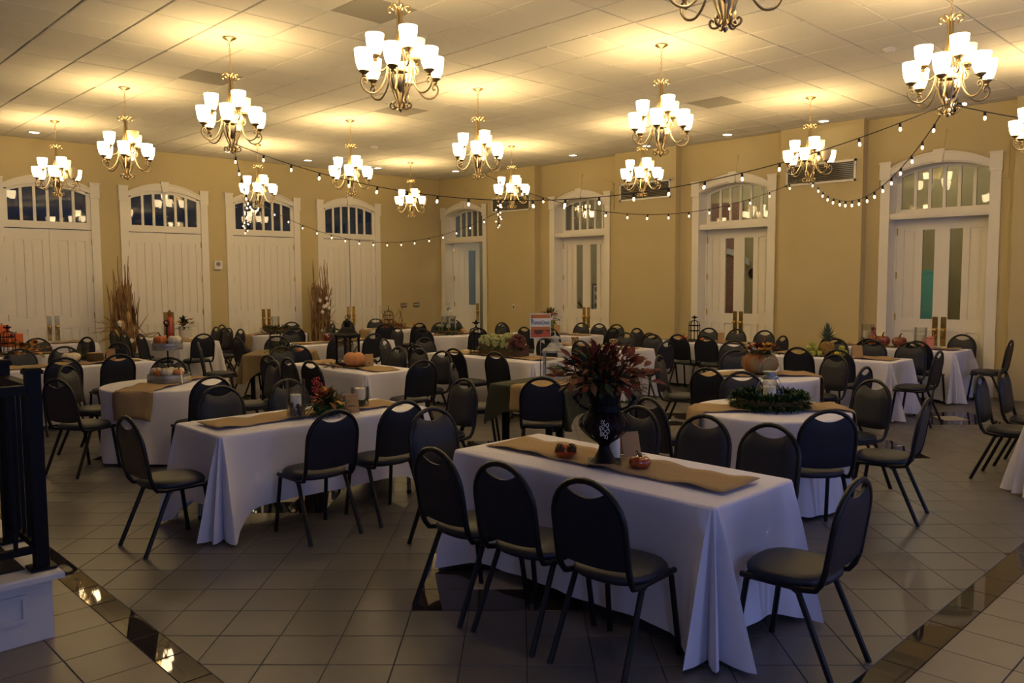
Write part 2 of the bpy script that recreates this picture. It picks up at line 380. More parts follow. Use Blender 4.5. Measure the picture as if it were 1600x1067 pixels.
def door_unit(n, loc, rz, st, label, open_=False):
    r_ = root(f'door_{n}', loc, rz, label, kind='structure')
    d = 0 if st == 'A' else .27                   # depth at which leaves and transom stand
    for s in (1, -1):
        ob('casing_jamb', cm(('jamb', s), lambda: fbox(MB(), min(s*.735, s*.885), max(s*.735, s*.885), 0, 3.42, -.03, .01).mesh('casing_jamb', 'white_paint', False)), r_)
        ob('casing_block', cm(('block', s), lambda: fbox(fbox(MB(), min(s*.725, s*.9), max(s*.725, s*.9), 3.42, 3.70, -.048, .01), min(s*.715, s*.91), max(s*.715, s*.91), 3.68, 3.71, -.055, .01).mesh('casing_block', 'white_paint', False)), r_)
    ob('casing_arch', cm('arch', lambda: MB().strip(curve(zi, -.735, .735), curve(zo, -.735, .735), fL, -.035, .01).strip(curve(lambda x: zo(x)-.03, -.735, .735), curve(zo, -.735, .735), fL, -.05, -.03).mesh('casing_arch', 'white_paint', False)), r_)
    ob('keystone', cm('key', lambda: MB().prism([(-.055, 3.62), (.055, 3.62), (.085, 3.83), (-.085, 3.83)], fL, -.06, .01).mesh('keystone', 'white_paint', False)), r_)
    if st == 'B':
        def rev():
            mb = MB()
            for s in (1, -1): fbox(mb, min(s*.735, s*.76), max(s*.735, s*.76), 0, 3.50, 0, .3); fbox(mb, min(s*.70, s*.735), max(s*.70, s*.735), 0, 2.80, .235, .3)
            mb.strip(curve(lambda x: zi(x)-.02, -.735, .735), curve(zi, -.735, .735), fL, 0, .3); return mb.mesh('reveal_lining', 'white_paint', False)
        ob('reveal_lining', cm('rev', rev), r_)
        ob('transom_sill', cm('sill', lambda: fbox(fbox(MB(), -.735, .735, 2.80, 2.87, 0, .3), -.735, .735, 2.775, 2.80, .01, .3).mesh('transom_sill', 'white_paint', False)), r_)
    def trans():
        mb = MB(); fbox(mb, -.735, .735, 2.815, 2.945, d, d+.05)
        for s in (1, -1): fbox(mb, min(s*.66, s*.735), max(s*.66, s*.735), 2.945, 3.50, d, d+.05)
        mb.strip(curve(zg, -.66, .66), curve(lambda x: zi(x)+.01, -.66, .66), fL, d, d+.05); return mb.mesh('transom_frame', 'white_paint', False)
    ob('transom_frame', cm(('trans', st), trans), r_)
    E = [-.66, -.44, -.22, 0, .22, .44, .66]
    for i, x in enumerate(E[1:-1]):
        ob('muntin', cm(('mun', st, i), lambda: fbox(MB(), x-.024, x+.024, 2.945, zg(x)+.01, d+.004, d+.044).mesh('muntin', 'white_paint', False)), r_)
    for i in range(6):
        def pn():
            a, b = E[i] + (.024 if i else 0), E[i+1] - (.024 if i < 5 else 0)
            return MB().strip([(a, 2.945), ((a+b)/2, 2.945), (b, 2.945)], [(a, zg(a)), ((a+b)/2, zg((a+b)/2)), (b, zg(b))], fL, d+.02, d+.024).mesh('transom_pane', 'window_glass', False)
        ob('transom_pane', cm(('pane', st, i), pn), r_)
    if st == 'A':
        g = .03 if n == 4 else .001
        leaf(r_, 'A', 1, -.735 - g*.3, .004); leaf(r_, 'A', -1, .735 + g*.4, .004)
    else:
        leaf(r_, 'B', 1, -.70, .25, R(62) if open_ else 0); leaf(r_, 'B', -1, .70, .25, R(-96) if open_ else 0)
LA = ['leftmost white double door under arched transom, on the back wall', 'white double door right of the taller corn stalk sheaf, on the back wall', 'white double door left of the cotton-dotted stalk sheaf, on the back wall', 'white double door standing slightly ajar with dark gap between leaves']
LB = ['open white door in the room corner showing a bluish corridor', 'recessed white glazed double door behind the green flower vase', 'recessed white glazed double door with brick wall seen through its pane', 'recessed white glazed double door with turquoise seen through its pane']
for i, c in enumerate(DOOR_A): door_unit(i+1, (c, YA, 0), 0, 'A', LA[i])
for i, c in enumerate(DOOR_B): door_unit(i+5, (XB, c, 0), R(-90), 'B', LB[i], i == 0)

# ---- ceiling of lay-in tiles
tag(mk('ceiling', MB().box(LEFT_X, XB + .3, REAR_Y, YA + .2, H + .02, H + .12), 'ceiling_grid', smooth=False), 'suspended ceiling of pale square tiles', kind='structure')
ceiling = bpy.data.objects['ceiling']
CT = .6096; cells = []
x = 5.06 - CT*15
while x < XB + .3:
    y = 7.08 - CT*17
    while y < YA + .2:
        x0, x1, y0, y1 = max(x, LEFT_X), min(x+CT, XB-.002), max(y, REAR_Y), min(y+CT, YA-.002)
        if x1 - x0 > .03 and y1 - y0 > .03:
            p = to_px(((x0+x1)/2, (y0+y1)/2, H)); vis = p and -80 < p[0] < 1680 and -70 < p[1] < 400
            cells.append(((p[2] if vis else 999), x0, x1, y0, y1))
        y += CT
    x += CT
cells.sort()
GR = [(7.59, 10.26), (4.65, 6.83), (4.82, 10.27), (10.59, 6.68)]
rest = MB(); full = {}
def tile_mb(mb, x0, x1, y0, y1, z):
    g = .006; c = .007; v = []
    for e, zz in ((g, z + .02), (g, z + c), (g + c, z)): v += [(x0+e, y0+e, zz), (x1-e, y0+e, zz), (x1-e, y1-e, zz), (x0+e, y1-e, zz)]
    return mb.add(v, [(8, 11, 10, 9)] + [(a+i, a+(i+1) % 4, a+4+(i+1) % 4, a+4+i) for a in (0, 4) for i in range(4)])
for i, (dd, x0, x1, y0, y1) in enumerate(cells):
    gr = any(x0 <= gx < x1 and y0 <= gy < y1 for gx, gy in GR)
    if dd < 999 and i < 296 or gr:
        hx, hy = round((x1-x0)/2, 4), round((y1-y0)/2, 4); key = (hx, hy, gr)
        if key not in full: full[key] = tile_mb(MB(), -hx, hx, -hy, hy, 0).mesh('ceiling_tile', 'grille_tile' if gr else 'ceiling_tile', False)
        o = ob('ceiling_tile', full[key], ceiling, ((x0+x1)/2, (y0+y1)/2, H + random.uniform(-.0015, .0015)), (R(random.uniform(-.22, .22)), R(random.uniform(-.22, .22)), 0))
        if gr: o['label'] = 'darker perforated return-air panel'
    else: tile_mb(rest, x0, x1, y0, y1, H)
tag(mk('ceiling_tiles_beyond', rest, 'ceiling_tile', ceiling, smooth=False), kind='stuff')

# ---- floor: diagonal tiles, granite border strips and inlays
tag(mk('floor', MB().box(LEFT_X, XB + .3, REAR_Y, YA + .2, -.12, -.006), 'grout', smooth=False), 'diagonally laid taupe tile floor with dark granite bands and inlays', kind='structure')
floor = bpy.data.objects['floor']
SX0, SX1, SY0, SY1 = 1.42, 1.565, 1.32, 1.485
def clip(poly, ax, lim, keep_gt):
    out = []
    for i in range(len(poly)):
        a, b = poly[i], poly[(i+1) % len(poly)]
        ia = (a[ax] >= lim) if keep_gt else (a[ax] <= lim); ib = (b[ax] >= lim) if keep_gt else (b[ax] <= lim)
        if ia: out.append(a)
        if ia != ib:
            t = (lim-a[ax])/(b[ax]-a[ax]); out.append((a[0]+t*(b[0]-a[0]), a[1]+t*(b[1]-a[1])))
    return out
def slab(mb, poly, z=0):
    n = len(poly); cx = sum(p[0] for p in poly)/n; cy = sum(p[1] for p in poly)/n; g = .0022; c = .0025; v = []
    for e, zz in ((g, z - .008), (g, z - c*.6), (g + c, z)):
        for px_, py_ in poly:
            L = math.hypot(px_-cx, py_-cy) or 1; v.append((px_-(px_-cx)/L*e*1.41, py_-(py_-cy)/L*e*1.41, zz))
    return mb.add(v, [tuple(2*n+i for i in range(n))] + [(a*n+i, a*n+(i+1) % n, (a+1)*n+(i+1) % n, (a+1)*n+i) for a in (0, 1) for i in range(n)])
P = .3175; S2 = math.sqrt(.5); tiles = []
def area2(p): return abs(sum(p[i][0]*p[(i+1) % len(p)][1]-p[(i+1) % len(p)][0]*p[i][1] for i in range(len(p))))/2
for a in range(-45, 60):
    for b in range(-45, 95):
        cx = 3.34 + P*S2*(a+b); cy = 3.54 + P*S2*(b-a)
        if not (SX1 - .3 < cx < XB + .5 and SY1 - .3 < cy < YA + .3): continue
        h = P*S2; poly = [(cx-h, cy), (cx, cy-h), (cx+h, cy), (cx, cy+h)]; whole = True
        for ax, lim, gt in ((0, SX1, True), (1, SY1, True), (0, XB, False), (1, YA, False)):
            q = clip(poly, ax, lim, gt)
            if len(q) != len(poly) or q != poly: whole = whole and q == poly
            poly = q
            if len(poly) < 3: break
        if len(poly) < 3 or area2(poly) < 4e-4: continue
        da, db = (a + 1) % 12, (b + 1) % 12; kind = 'floor_tile'
        if (da <= 2 and db <= 2) or (6 <= da <= 8 and 6 <= db <= 8): kind = 'granite' if not ((da, db) in ((1, 1), (7, 7))) else 'pale_tile'
        tiles.append((kind, (cx, cy), poly, whole))
# tiles beyond the bands run square to the walls
TP = .3125
def sq(kind, x0, x1, y0, y1):
    if x1-x0 > .02 and y1-y0 > .02: tiles.append((kind, ((x0+x1)/2, (y0+y1)/2), [(x0, y0), (x1, y0), (x1, y1), (x0, y1)], False))
y = 4.56 - 24*TP
while y < YA:
    a, b = max(y, SY1), min(y+TP, YA)
    if b > a: sq('granite', SX0, SX1, a, b)
    x = SX0 - TP
    while x > LEFT_X:
        sq('outer_tile', max(x, LEFT_X), x+TP, max(y, REAR_Y), min(y+TP, YA)); x -= TP
    y += TP
x = SX0
while x < XB:
    sq('granite', x, min(x+TP, XB), SY0, SY1)
    y = SY0 - TP
    while y > REAR_Y: sq('outer_tile', x, min(x+TP, XB), max(y, REAR_Y), y+TP); y -= TP
    x += TP
def dist(t):
    p = to_px((*t[1], 0)); return p[2] if p and -60 < p[0] < 1660 and 300 < p[1] < 1130 else 999
tiles.sort(key=dist)
cnt = {}; rests = {}; shared = {}
NAMES = {'floor_tile': 'floor_tile', 'granite': 'granite_piece', 'pale_tile': 'pale_floor_tile', 'outer_tile': 'square_floor_tile'}
for t in tiles:
    kind, c, poly, whole = t
    if dist(t) < 999 and cnt.get(kind, 0) < (290 if kind == 'floor_tile' else 120):
        cnt[kind] = cnt.get(kind, 0) + 1
        if whole:
            if kind not in shared: shared[kind] = slab(MB(), [(px_-c[0], py_-c[1]) for px_, py_ in poly]).mesh(NAMES[kind], kind, False)
            ob(NAMES[kind], shared[kind], floor, (c[0], c[1], random.uniform(-.0005, .0004)))
        else: ob(NAMES[kind], slab(MB(), [(px_-c[0], py_-c[1]) for px_, py_ in poly]).mesh(NAMES[kind], kind, False), floor, (c[0], c[1], 0))
    else: slab(rests.setdefault(kind, MB()), poly)
for k_, mb in rests.items(): tag(mk(NAMES[k_] + 's_beyond', mb, k_, floor, smooth=False), kind='stuff')

# ---- corridor behind the recessed doors
hall = MB(); hall.box(17.2, 17.4, REAR_Y, 19.5, 0, 4.2); hall.box(XB + .3, 17.4, REAR_Y - .2, REAR_Y, 0, 4.2)
tag(mk('wall_corridor', hall, 'hall_wall', smooth=False), 'dim olive-tan corridor wall beyond the glazed doors', kind='structure')
tag(mk('wall_corridor_end', MB().box(XB + .3, 17.4, 19.3, 19.5, 0, 4.2), 'hall_daylight_blue', smooth=False), 'corridor end wall coloured pale blue for daylight, seen through the open door', kind='structure')  # blue of the daylight is put into this wall's colour
tag(mk('floor_corridor', MB().box(XB + .3, 17.4, REAR_Y, 19.5, -.12, 0), 'hall_floor', smooth=False), kind='structure')
tag(mk('ceiling_corridor', MB().box(XB + .3, 17.4, REAR_Y, 19.5, 4.2, 4.3), 'hall_wall', smooth=False), kind='structure')
tag(mk('wall_corridor_return', MB().box(XB, XB + .3, YA + .2, 19.5, 0, 4.2), 'hall_wall', smooth=False), kind='structure')
for y, e in ((5.5, 40), (9.5, 40), (13, 40), (17.5, 30)):  # invented fill lights with glowing discs, put in to brighten the corridor
    r_ = root('corridor_fill_light', (15.8, y, 4.2), 0, {5.5: 'added round fill light in the corridor beyond the turquoise panel', 9.5: 'added round fill light in the corridor beyond the brick wall', 13: 'added round fill light in the corridor beyond the framed picture', 17.5: 'added bluish fill light in the corridor beyond the open door'}[y], 'lamp', 'added corridor fill lights')
    mk('fill_disc', MB().lathe([(.16, -.04), (.17, -.01)], 20), 'can_lit', r_); mk('trim_ring', MB().lathe([(.20, -.012), (.20, 0)], 20), 'white_trim', r_)
    l = bpy.data.lights.new('corridor_fill', 'POINT'); l.energy = e; l.color = (1, .86, .62) if y < 17 else (.75, .87, 1); l.shadow_soft_size = .12
    o = bpy.data.objects.new('corridor_fill', l); COL.objects.link(o); o.parent = r_; o.location = (0, 0, -.2)
# ------------------------------------------------------------------ things in the corridor
mb = MB().box(17.14, 17.2, 9.9, 11.2, 0, 3.6); o = tag(mk('brick_panel', mb, 'brick', smooth=False), 'red brick wall section beyond the glazed door', kind='structure')
arch = MB().strip([(9.7 + .08*i, 2.12 + .28*math.sin(PI*i/16)) for i in range(17)], [(9.7 + .08*i, 2.25 + .28*math.sin(PI*i/16)) for i in range(17)], lambda a, z, d: (17.14 - d, a, z), 0, .06)
tag(mk('arch_band', arch, 'white_trim', smooth=False), 'white arched band across the brick seen through the door pane', 'arch trim')
tag(mk('turquoise_panel', MB().box(17.08, 17.195, 5.52, 6.4, 0, 1.91).box(17.07, 17.195, 5.50, 6.42, 1.91, 1.96), 'teal_paint', smooth=False), 'bright turquoise panel standing in the corridor', 'panel')
r_ = root('wall_clock', (17.19, 9.64, 1.94), 0, 'small round dark clock on the corridor wall', 'clock')
ax = Matrix.Rotation(R(90), 4, 'Y')
def latheX(prof, n=20):
    b = MB().lathe(prof, n); b.v = [(-z, y, x) for x, y, z in b.v]; return b
mk('rim', latheX([(.10, 0), (.115, .02), (.10, .035), (.085, .03)]), 'black_metal', r_); mk('dial', latheX([(.086, .01), (.086, .015)]), 'card', r_)
r_ = root('picture_frame', (17.19, 14.25, 1.35), 0, 'framed picture with pale mat on the corridor wall', 'picture')
mk('frame', MB().box(-.03, 0, -.2, .2, -.45, .35), 'black_metal', r_, smooth=False); mk('mat_board', MB().box(-.034, -.02, -.15, .15, -.4, .3), 'white_trim', r_, smooth=False)
for z in (-.3, -.08, .14): mk('print', MB().box(-.037, -.02, -.1, .1, z, z+.12), 'picture_ink', r_, smooth=False)
r_ = root('stair_rail', (16.6, 14.6, 0), 0, 'dark metal stair railing sloping down in the corridor', 'railing')
mk('handrail', MB().tube([(0, -.5, .95), (0, .7, 1.75)], .022, 8), 'black_metal', r_)
for i in range(7): mk('baluster', MB().tube([(0, -.45 + i*.18, 0), (0, -.45 + i*.18, .97 + i*.12)], .012, 6), 'black_metal', r_)

# ------------------------------------------------------------------ stage corner and railing
tag(mk('stage_platform', MB().box(-3.55, 1.16, 4.58, 9.0, 0, .33), 'stage_paint', smooth=False), 'low white panelled platform with black railing', kind='structure')
stage = bpy.data.objects['stage_platform']
mk('stage_nosing', MB().chbox(-3.55, 1.20, 4.50, 9.0, .325, .36, .01), 'stage_paint', stage, smooth=False)
mk('stage_carpet', MB().box(-3.55, 1.06, 4.66, 9.0, .355, .364), 'stage_carpet', stage, smooth=False)
for x0, x1 in ((-3.3, -1.9), (-1.6, -.35), (-.1, 1.04)):
    b = MB()
    for a0, a1, z0, z1 in ((x0, x1, .12, .14), (x0, x1, .24, .26), (x0, x0+.02, .14, .24), (x1-.02, x1, .14, .24)): b.box(a0, a1, 4.565, 4.58, z0, z1)
    mk('stage_panel', b, 'stage_paint', stage, smooth=False)
r_ = root('stage_railing', (0, 0, .364), 0, 'black metal railing with square posts at the platform corner', 'railing')
PX, PY = 1.125, 4.62; ZT = 1.03
for x, y in ((PX, PY), (PX, 5.23), (-.35, PY), (-1.9, PY)):
    p = mk('post', MB().box(x-.032, x+.032, y-.032, y+.032, 0, ZT-.03).chbox(x-.042, x+.042, y-.042, y+.042, ZT-.03, ZT, .012), 'black_metal', r_, smooth=False)
    mk('base_plate', MB().box(x-.06, x+.06, y-.06, y+.06, 0, .012), 'black_metal', p, smooth=False)
for z0, z1, w in ((.90, .945, .028), (.085, .12, .018)):
    mk('rail', MB().box(PX-w, PX+w, PY, 5.23, z0, z1), 'black_metal', r_, smooth=False)
    mk('rail', MB().box(-3.5, PX, PY-w, PY+w, z0, z1), 'black_metal', r_, smooth=False)
for i in range(5): y = PY + .10 + i*.10; mk('baluster', MB().box(PX-.009, PX+.009, y-.009, y+.009, .12, .90), 'black_metal', r_, smooth=False)
bal = MB().box(-.009, .009, -.009, .009, .12, .90).mesh('baluster', 'black_metal', False)
for i in range(26):
    x = PX - .11 - i*.11
    if min(abs(x+.35), abs(x+1.9)) > .05: ob('baluster', bal, r_, (x, PY, 0))

# ------------------------------------------------------------------ banquet chair
HZ = lambda z: .2 if z < .72 else .2*math.sqrt(max(0, 1-((z-.72)/.2)**2))
BY = lambda z: -.195 - (z-.5)*.16
def make_chair():
    r_ = ob('banquet_chair', None)
    side = [(.19, .21, .425), (.19, .05, .425), (.19, -.10, .425), (.193, -.155, .435), (.198, -.18, .47), (.2, BY(.53), .53), (.2, BY(.62), .62), (.2, BY(.72), .72)]
    top = [(.2*math.cos(R(a)), BY(.72+.2*math.sin(R(a))), .72+.2*math.sin(R(a))) for a in range(12, 169, 13)]
    path = side + top + [(-x, y, z) for x, y, z in side[::-1]]
    ob('frame', MB().tube(path, .0155, 7).mesh('frame', 'chair_metal', True, 60), r_)
    ob('seat_rail', MB().tube([(-.19, .19, .425), (.19, .19, .425)], .011, 6).tube([(-.19, -.06, .425), (.19, -.06, .425)], .011, 6).mesh('seat_rail', 'chair_metal'), r_)
    for s in (-1, 1):
        ob('leg', MB().tube([(s*.188, -.03, .43), (s*.19, -.075, .405), (s*.205, -.25, .012), (s*.206, -.255, 0)], .0148, 7).mesh('leg', 'chair_metal'), r_)
        ob('leg', MB().tube([(s*.188, .15, .43), (s*.19, .18, .405), (s*.205, .234, .012), (s*.206, .236, 0)], .0148, 7).mesh('leg', 'chair_metal'), r_)
    # backrest pad between the hoop, with the crescent hand hole left open above it
    mb = MB(); nc, nr = 17, 9; hoopz = lambda x: .72 + .2*math.sqrt(max(0, 1-(x/.2)**2))
    for side_ in (1, -1):
        base = len(mb.v)
        for i in range(nc):
            u = -1 + 2*i/(nc-1); x = .193*math.copysign(abs(u)**.85, u); zt = min(hoopz(x) - .006, .838 + 3.0*x*x); zb = .505 + .02*(u*u)
            for j in range(nr):
                v_ = j/(nr-1); z = zb + (zt-zb)*v_; e = (1-abs(u)**6)*(1-abs(2*v_-1)**8)
                mb.v.append((x, BY(z) + (.006 + .026*e if side_ > 0 else -.006 - .008*e), z))
        for i in range(nc-1):
            for j in range(nr-1):
                a = base + i*nr + j; mb.f.append((a, a+nr, a+nr+1, a+1)); mb.mi.append(0)
    n = nc*nr
    ring = [i*nr for i in range(nc)] + [(nc-1)*nr + j for j in range(1, nr)] + [i*nr + nr-1 for i in range(nc-2, -1, -1)] + [j for j in range(nr-2, 0, -1)]
    for i in range(len(ring)): a, b = ring[i], ring[(i+1) % len(ring)]; mb.f.append((a, b, n+b, n+a)); mb.mi.append(0)
    ob('backrest', mb.mesh('backrest', 'vinyl', True, 50), r_)
    mb = MB(); N = 28; rings = []
    for k_, (sc_, z) in enumerate(((.94, .428), (1, .44), (1.0, .458), (.93, .474), (.7, .484), (.35, .488))):
        rings.append(len(mb.v))
        for j in range(N):
            a = 2*PI*j/N; c, s_ = math.cos(a), math.sin(a); e = 2/2.7
            mb.v.append((.213*sc_*math.copysign(abs(c)**e, c)*(1 - .06*(s_ < 0)*abs(s_)), .028 + .205*sc_*math.copysign(abs(s_)**e, s_), z))
    for k_ in range(len(rings)-1):
        for j in range(N): mb.f.append((rings[k_]+j, rings[k_]+(j+1) % N, rings[k_+1]+(j+1) % N, rings[k_+1]+j)); mb.mi.append(0)
    mb.f += [tuple(range(N))[::-1], tuple(rings[-1]+j for j in range(N))]; mb.mi += [0, 0]
    ob('seat', mb.mesh('seat', 'vinyl', True, 50), r_)
    return r_
chair0 = make_chair(); chair_used = False
CHAIRS = []
def chair(tx, ty, face, label):                   # (tx, ty): ground point under the top of the backrest
    global chair_used
    a = R(face); o = copy_tree(chair0) if chair_used else chair0; chair_used = True
    o.location = (tx + .255*math.cos(a), ty + .255*math.sin(a), 0); o.rotation_euler = (0, 0, a - PI/2)
    tag(o, label, 'chair', 'padded banquet chairs set around the tables'); CHAIRS.append(o)

# ------------------------------------------------------------------ tables, cloths, runners
TZ = .748
def rect_table(cx, cy, w, d, label, rot=0, dark=False):
    r_ = root('folding_table' if not dark else 'square_table', (cx, cy, 0), R(rot), label, 'table', 'tables under the cloths')
    mk('tabletop', MB().box(-w/2+.012, w/2-.012, -d/2+.012, d/2-.012, TZ-.035, TZ-.004), 'table_laminate', r_, smooth=False)
    for sx in (-1, 1):
        for sy in (-1, 1):
            x, y = sx*(w/2 - .12), sy*(d/2 - .12)
            l = mk('leg', MB().box(x-.028, x+.028, y-.028, y+.028, .012, TZ-.035) if dark else MB().tube([(x, y, .02), (x, y, TZ-.035)], .016, 8), 'black_metal' if dark else 'galvanized', r_, smooth=not dark)
            mk('foot', MB().box(x-.05, x+.05, y-.05, y+.05, 0, .014) if dark else MB().lathe([(.02, 0), (.02, .03)], 8, (x, y, 0)), 'black_plastic', l, smooth=False)
    return r_
def round_table(cx, cy, r, label):
    r_ = root('round_table', (cx, cy, 0), 0, label, 'table', 'tables under the cloths')
    mk('tabletop', MB().lathe([(r-.02, TZ-.035), (r-.012, TZ-.004)], 40), 'table_laminate', r_)
    for i in range(4):
        a = PI/4 + i*PI/2; x, y = (r-.25)*math.cos(a), (r-.25)*math.sin(a); mk('leg', MB().tube([(x, y, 0), (x, y, TZ-.035)], .016, 8), 'galvanized', r_)
def cloth_mesh(path, hemf, flaref, rows=11, round_top=.018):
    """path: list of (x, y, nx, ny, key); skirt hangs from it."""
    mb = MB(); n = len(path)
    for x, y, nx, ny, k_ in path: mb.v.append((x - nx*round_top, y - ny*round_top, TZ))
    for x, y, nx, ny, k_ in path: mb.v.append((x - nx*round_top*.3, y - ny*round_top*.3, TZ - round_top*.3))
    for j in range(rows):
        t = j/(rows-1)
        for i, (x, y, nx, ny, k_) in enumerate(path):
            hz = hemf(i); o = flaref(i, t); z = (TZ - round_top)*(1-t) + hz*t
            mb.v.append((x + nx*o, y + ny*o, z))
    for q in range(rows+1):
        for i in range(n): mb.f.append((q*n+i, q*n+(i+1) % n, (q+1)*n+(i+1) % n, (q+1)*n+i)); mb.mi.append(0)
    mb.f.append(tuple(range(n))); mb.mi.append(0)
    return mb
def rect_path(w, d, r=.03, nside=26, ncorner=17):
    P_ = []; hx, hy = w/2 - r, d/2 - r
    cs = [(hx, -hy, -90), (hx, hy, 0), (-hx, hy, 90), (-hx, -hy, 180)]
    for k_ in range(4):
        cx, cy, a0 = cs[k_]
        for i in range(ncorner): a = R(a0 + 90*i/(ncorner-1)); P_.append((cx + r*math.cos(a), cy + r*math.sin(a), math.cos(a), math.sin(a), ('c', i/(ncorner-1), k_)))
        c2 = cs[(k_+1) % 4]; a = R(a0+90); x0, y0 = cx + r*math.cos(a), cy + r*math.sin(a); x1, y1 = c2[0] + r*math.cos(a), c2[1] + r*math.sin(a)
        for i in range(1, nside): t = i/nside; P_.append((x0+(x1-x0)*t, y0+(y1-y0)*t, math.cos(a), math.sin(a), ('s', t, k_, math.hypot(x1-x0, y1-y0))))
    return P_
def rect_cloth(cx, cy, w, d, mt, label, sd, hem=.03, hem_mid=.05, flare=.15, rot=0, name='tablecloth', grp='white linen tablecloths'):
    rn = random.Random(sd); P_ = rect_path(w + .012, d + .012); ph = [rn.uniform(0, 6.28) for _ in range(12)]; fl = [flare*rn.uniform(.7, 1.25) for _ in range(4)]
    def cw(i):
        k_ = P_[i][4]
        if k_[0] == 'c': return 1, k_[2]
        dd = min(k_[1], 1-k_[1])*k_[3]; return math.exp(-(dd/.13)**2), (k_[2] if k_[1] < .5 else (k_[2]+1) % 4)
    def hemf(i): c, q = cw(i); return hem*c + hem_mid*(1-c)
    def flf(i, t):
        k_ = P_[i][4]; c, q = cw(i)
        if k_[0] == 'c': u = k_[1]; o = fl[q]*(.55 + .45*math.cos(4*PI*(u-.5) + ph[q]*.15) - .18*math.cos(2*PI*(u-.5)))*t**.9
        else:
            s_ = k_[1]*k_[3]; o = c*fl[q]*.55*t**.9 + (1-c)*(t*(-.014 + .010*math.sin(s_*9+ph[k_[2]]) + .006*math.sin(s_*23+ph[k_[2]+4])) - .02*math.sin(PI*t)*.5)
        return o + .003*math.sin(7*t + i*.4)*t
    mb = cloth_mesh(P_, hemf, flf)
    return tag(mk(name, mb, mt, None, (cx, cy, 0), (0, 0, R(rot)), True, 60), label, 'tablecloth', grp)
def round_cloth(cx, cy, r, label, sd, hem=.03, folds=9):
    rn = random.Random(sd); N = 144; p0 = rn.uniform(0, 6)
    P_ = [((r+.012)*math.cos(2*PI*i/N), (r+.012)*math.sin(2*PI*i/N), math.cos(2*PI*i/N), math.sin(2*PI*i/N), 0) for i in range(N)]
    def flf(i, t):
        a = 2*PI*i/N; return t**1.3*(.010 + .03*math.sin(folds*a+p0) + .012*math.sin((folds*2+1)*a+2*p0)) - .012*math.sin(PI*t)
    return tag(mk('round_tablecloth', cloth_mesh(P_, lambda i: hem + .01*math.sin(i*.3), flf), 'linen', None, (cx, cy, 0), None, True, 60), label, 'tablecloth', 'white linen tablecloths')
def runner(cx, cy, L, W, along, label, sd, hang=0, edge=None, rnd=False):
    """burlap strip lying rippled on the cloth; hang: length of drop over both ends (edge: half length of the top)"""
    rn = random.Random(sd); n = 46; mb = MB(); p = [rn.uniform(0, 6.28) for _ in range(4)]; half = L/2
    for i in range(n+1):
        s_ = -half - hang + (L + 2*hang)*i/n
        for j in range(7):
            w = (j/6-.5)*W; ed = 99 if not edge else math.sqrt(edge*edge - w*w) if rnd else edge; bend = abs(s_) - ed; rip = .003 + .007*(1+math.sin(s_*10+p[0]+w*4)) + .005*(1+math.sin(s_*23+p[1]-w*6))*abs(2*w/W)
            sgn = math.copysign(1, s_)
            if bend > 0:
                ex = min(bend, .02); mb.v.append((w*(1-.05*min(bend, 1)) + .01*math.sin(bend*9+w*8), sgn*(ed + ex + .006 + .07*bend + rip), TZ + .006 - max(0, bend-.012)))
            else: mb.v.append((w + .006*math.sin(s_*6+p[2]), s_, TZ + .002 + rip))
    for i in range(n):
        for j in range(6): a = i*7+j; mb.f.append((a, a+1, a+8, a+7)); mb.mi.append(0)
    o = tag(mk('table_runner', mb, 'burlap', None, (cx, cy, 0), (0, 0, 0 if along == 'y' else R(-90) if along == 'x' else R(along) - PI/2), True, 60), label, 'runner', 'burlap table runners')
    md = o.modifiers.new('thickness', 'SOLIDIFY'); md.thickness = .003; md.offset = 1
    return o
def layout(key, kind, cx, cy, w, d, desc, sides, extra=(), hem_mid=.05, flare=.15, run=True, rr=None):
    """desc: short phrase naming what stands on the table, used to tell its chairs, cloth and runner apart"""
    sd = sum(map(ord, key))
    if kind == 'rect':
        rect_table(cx, cy, w, d, f'folding table hidden beneath the white cloth under the {desc}')
        rect_cloth(cx, cy, w, d, 'linen', f'white cloth draped to the floor over the table with the {desc}', sd, .02, hem_mid, flare)
        if run: runner(cx, cy, (max(w, d) - .16), .36, 'y' if d > w else 'x', f'tan burlap runner lying along the table with the {desc}', sd)
    elif kind == 'round':
        round_table(cx, cy, w, f'round table hidden beneath the white cloth under the {desc}')
        round_cloth(cx, cy, w, f'round white cloth hanging in folds from the table with the {desc}', sd)
        if run: runner(cx, cy, 2*w, .40, rr or 'x', f'tan burlap runner crossing the round table with the {desc}', sd, .27, w, True)
    W2, D2 = w/2, d/2
    ORD = {1: [''], 2: ['left of two', 'right of two'], 3: ['leftmost of three', 'middle of three', 'rightmost of three'], 4: ['a', 'b', 'c', 'd']}
    for sd_, lst in sides.items():
        side = {'W': 'seen from behind', 'E': 'facing us', 'S': 'back turned', 'N': 'front showing'}[sd_]
        prep = {'W': 'along near long side of', 'E': 'along far long side of', 'S': 'at near right end of', 'N': 'at far left end of'}[sd_]
        if w > d: prep = {'W': 'at left end of', 'E': 'at right end of', 'S': 'along near long side of', 'N': 'along far long side of'}[sd_]
        pts = []
        for al, gap in lst:
            gap = max(gap, .535)
            j = random.uniform(-4, 4)
            pts.append({'W': (cx-W2-gap, al, 0+j), 'E': (cx+W2+gap, al, 180+j), 'S': (al, cy-D2-gap, 90+j), 'N': (al, cy+D2+gap, 270+j)}[sd_])
        pts.sort(key=lambda q: to_px((q[0], q[1], .9))[0])
        for (x, y, f_), o_ in zip(pts, ORD[len(pts)]):
            chair(x, y, f_, ' '.join(f'navy banquet chair {o_} {prep} the {desc} table'.split()))
    for x, y, f_, lab in extra:
        dx, dy = x-cx, y-cy; dd = math.hypot(dx, dy)
        if kind == 'round' and dd < 1.16: x, y = cx + dx/dd*1.16, cy + dy/dd*1.16
        chair(x, y, f_, lab)
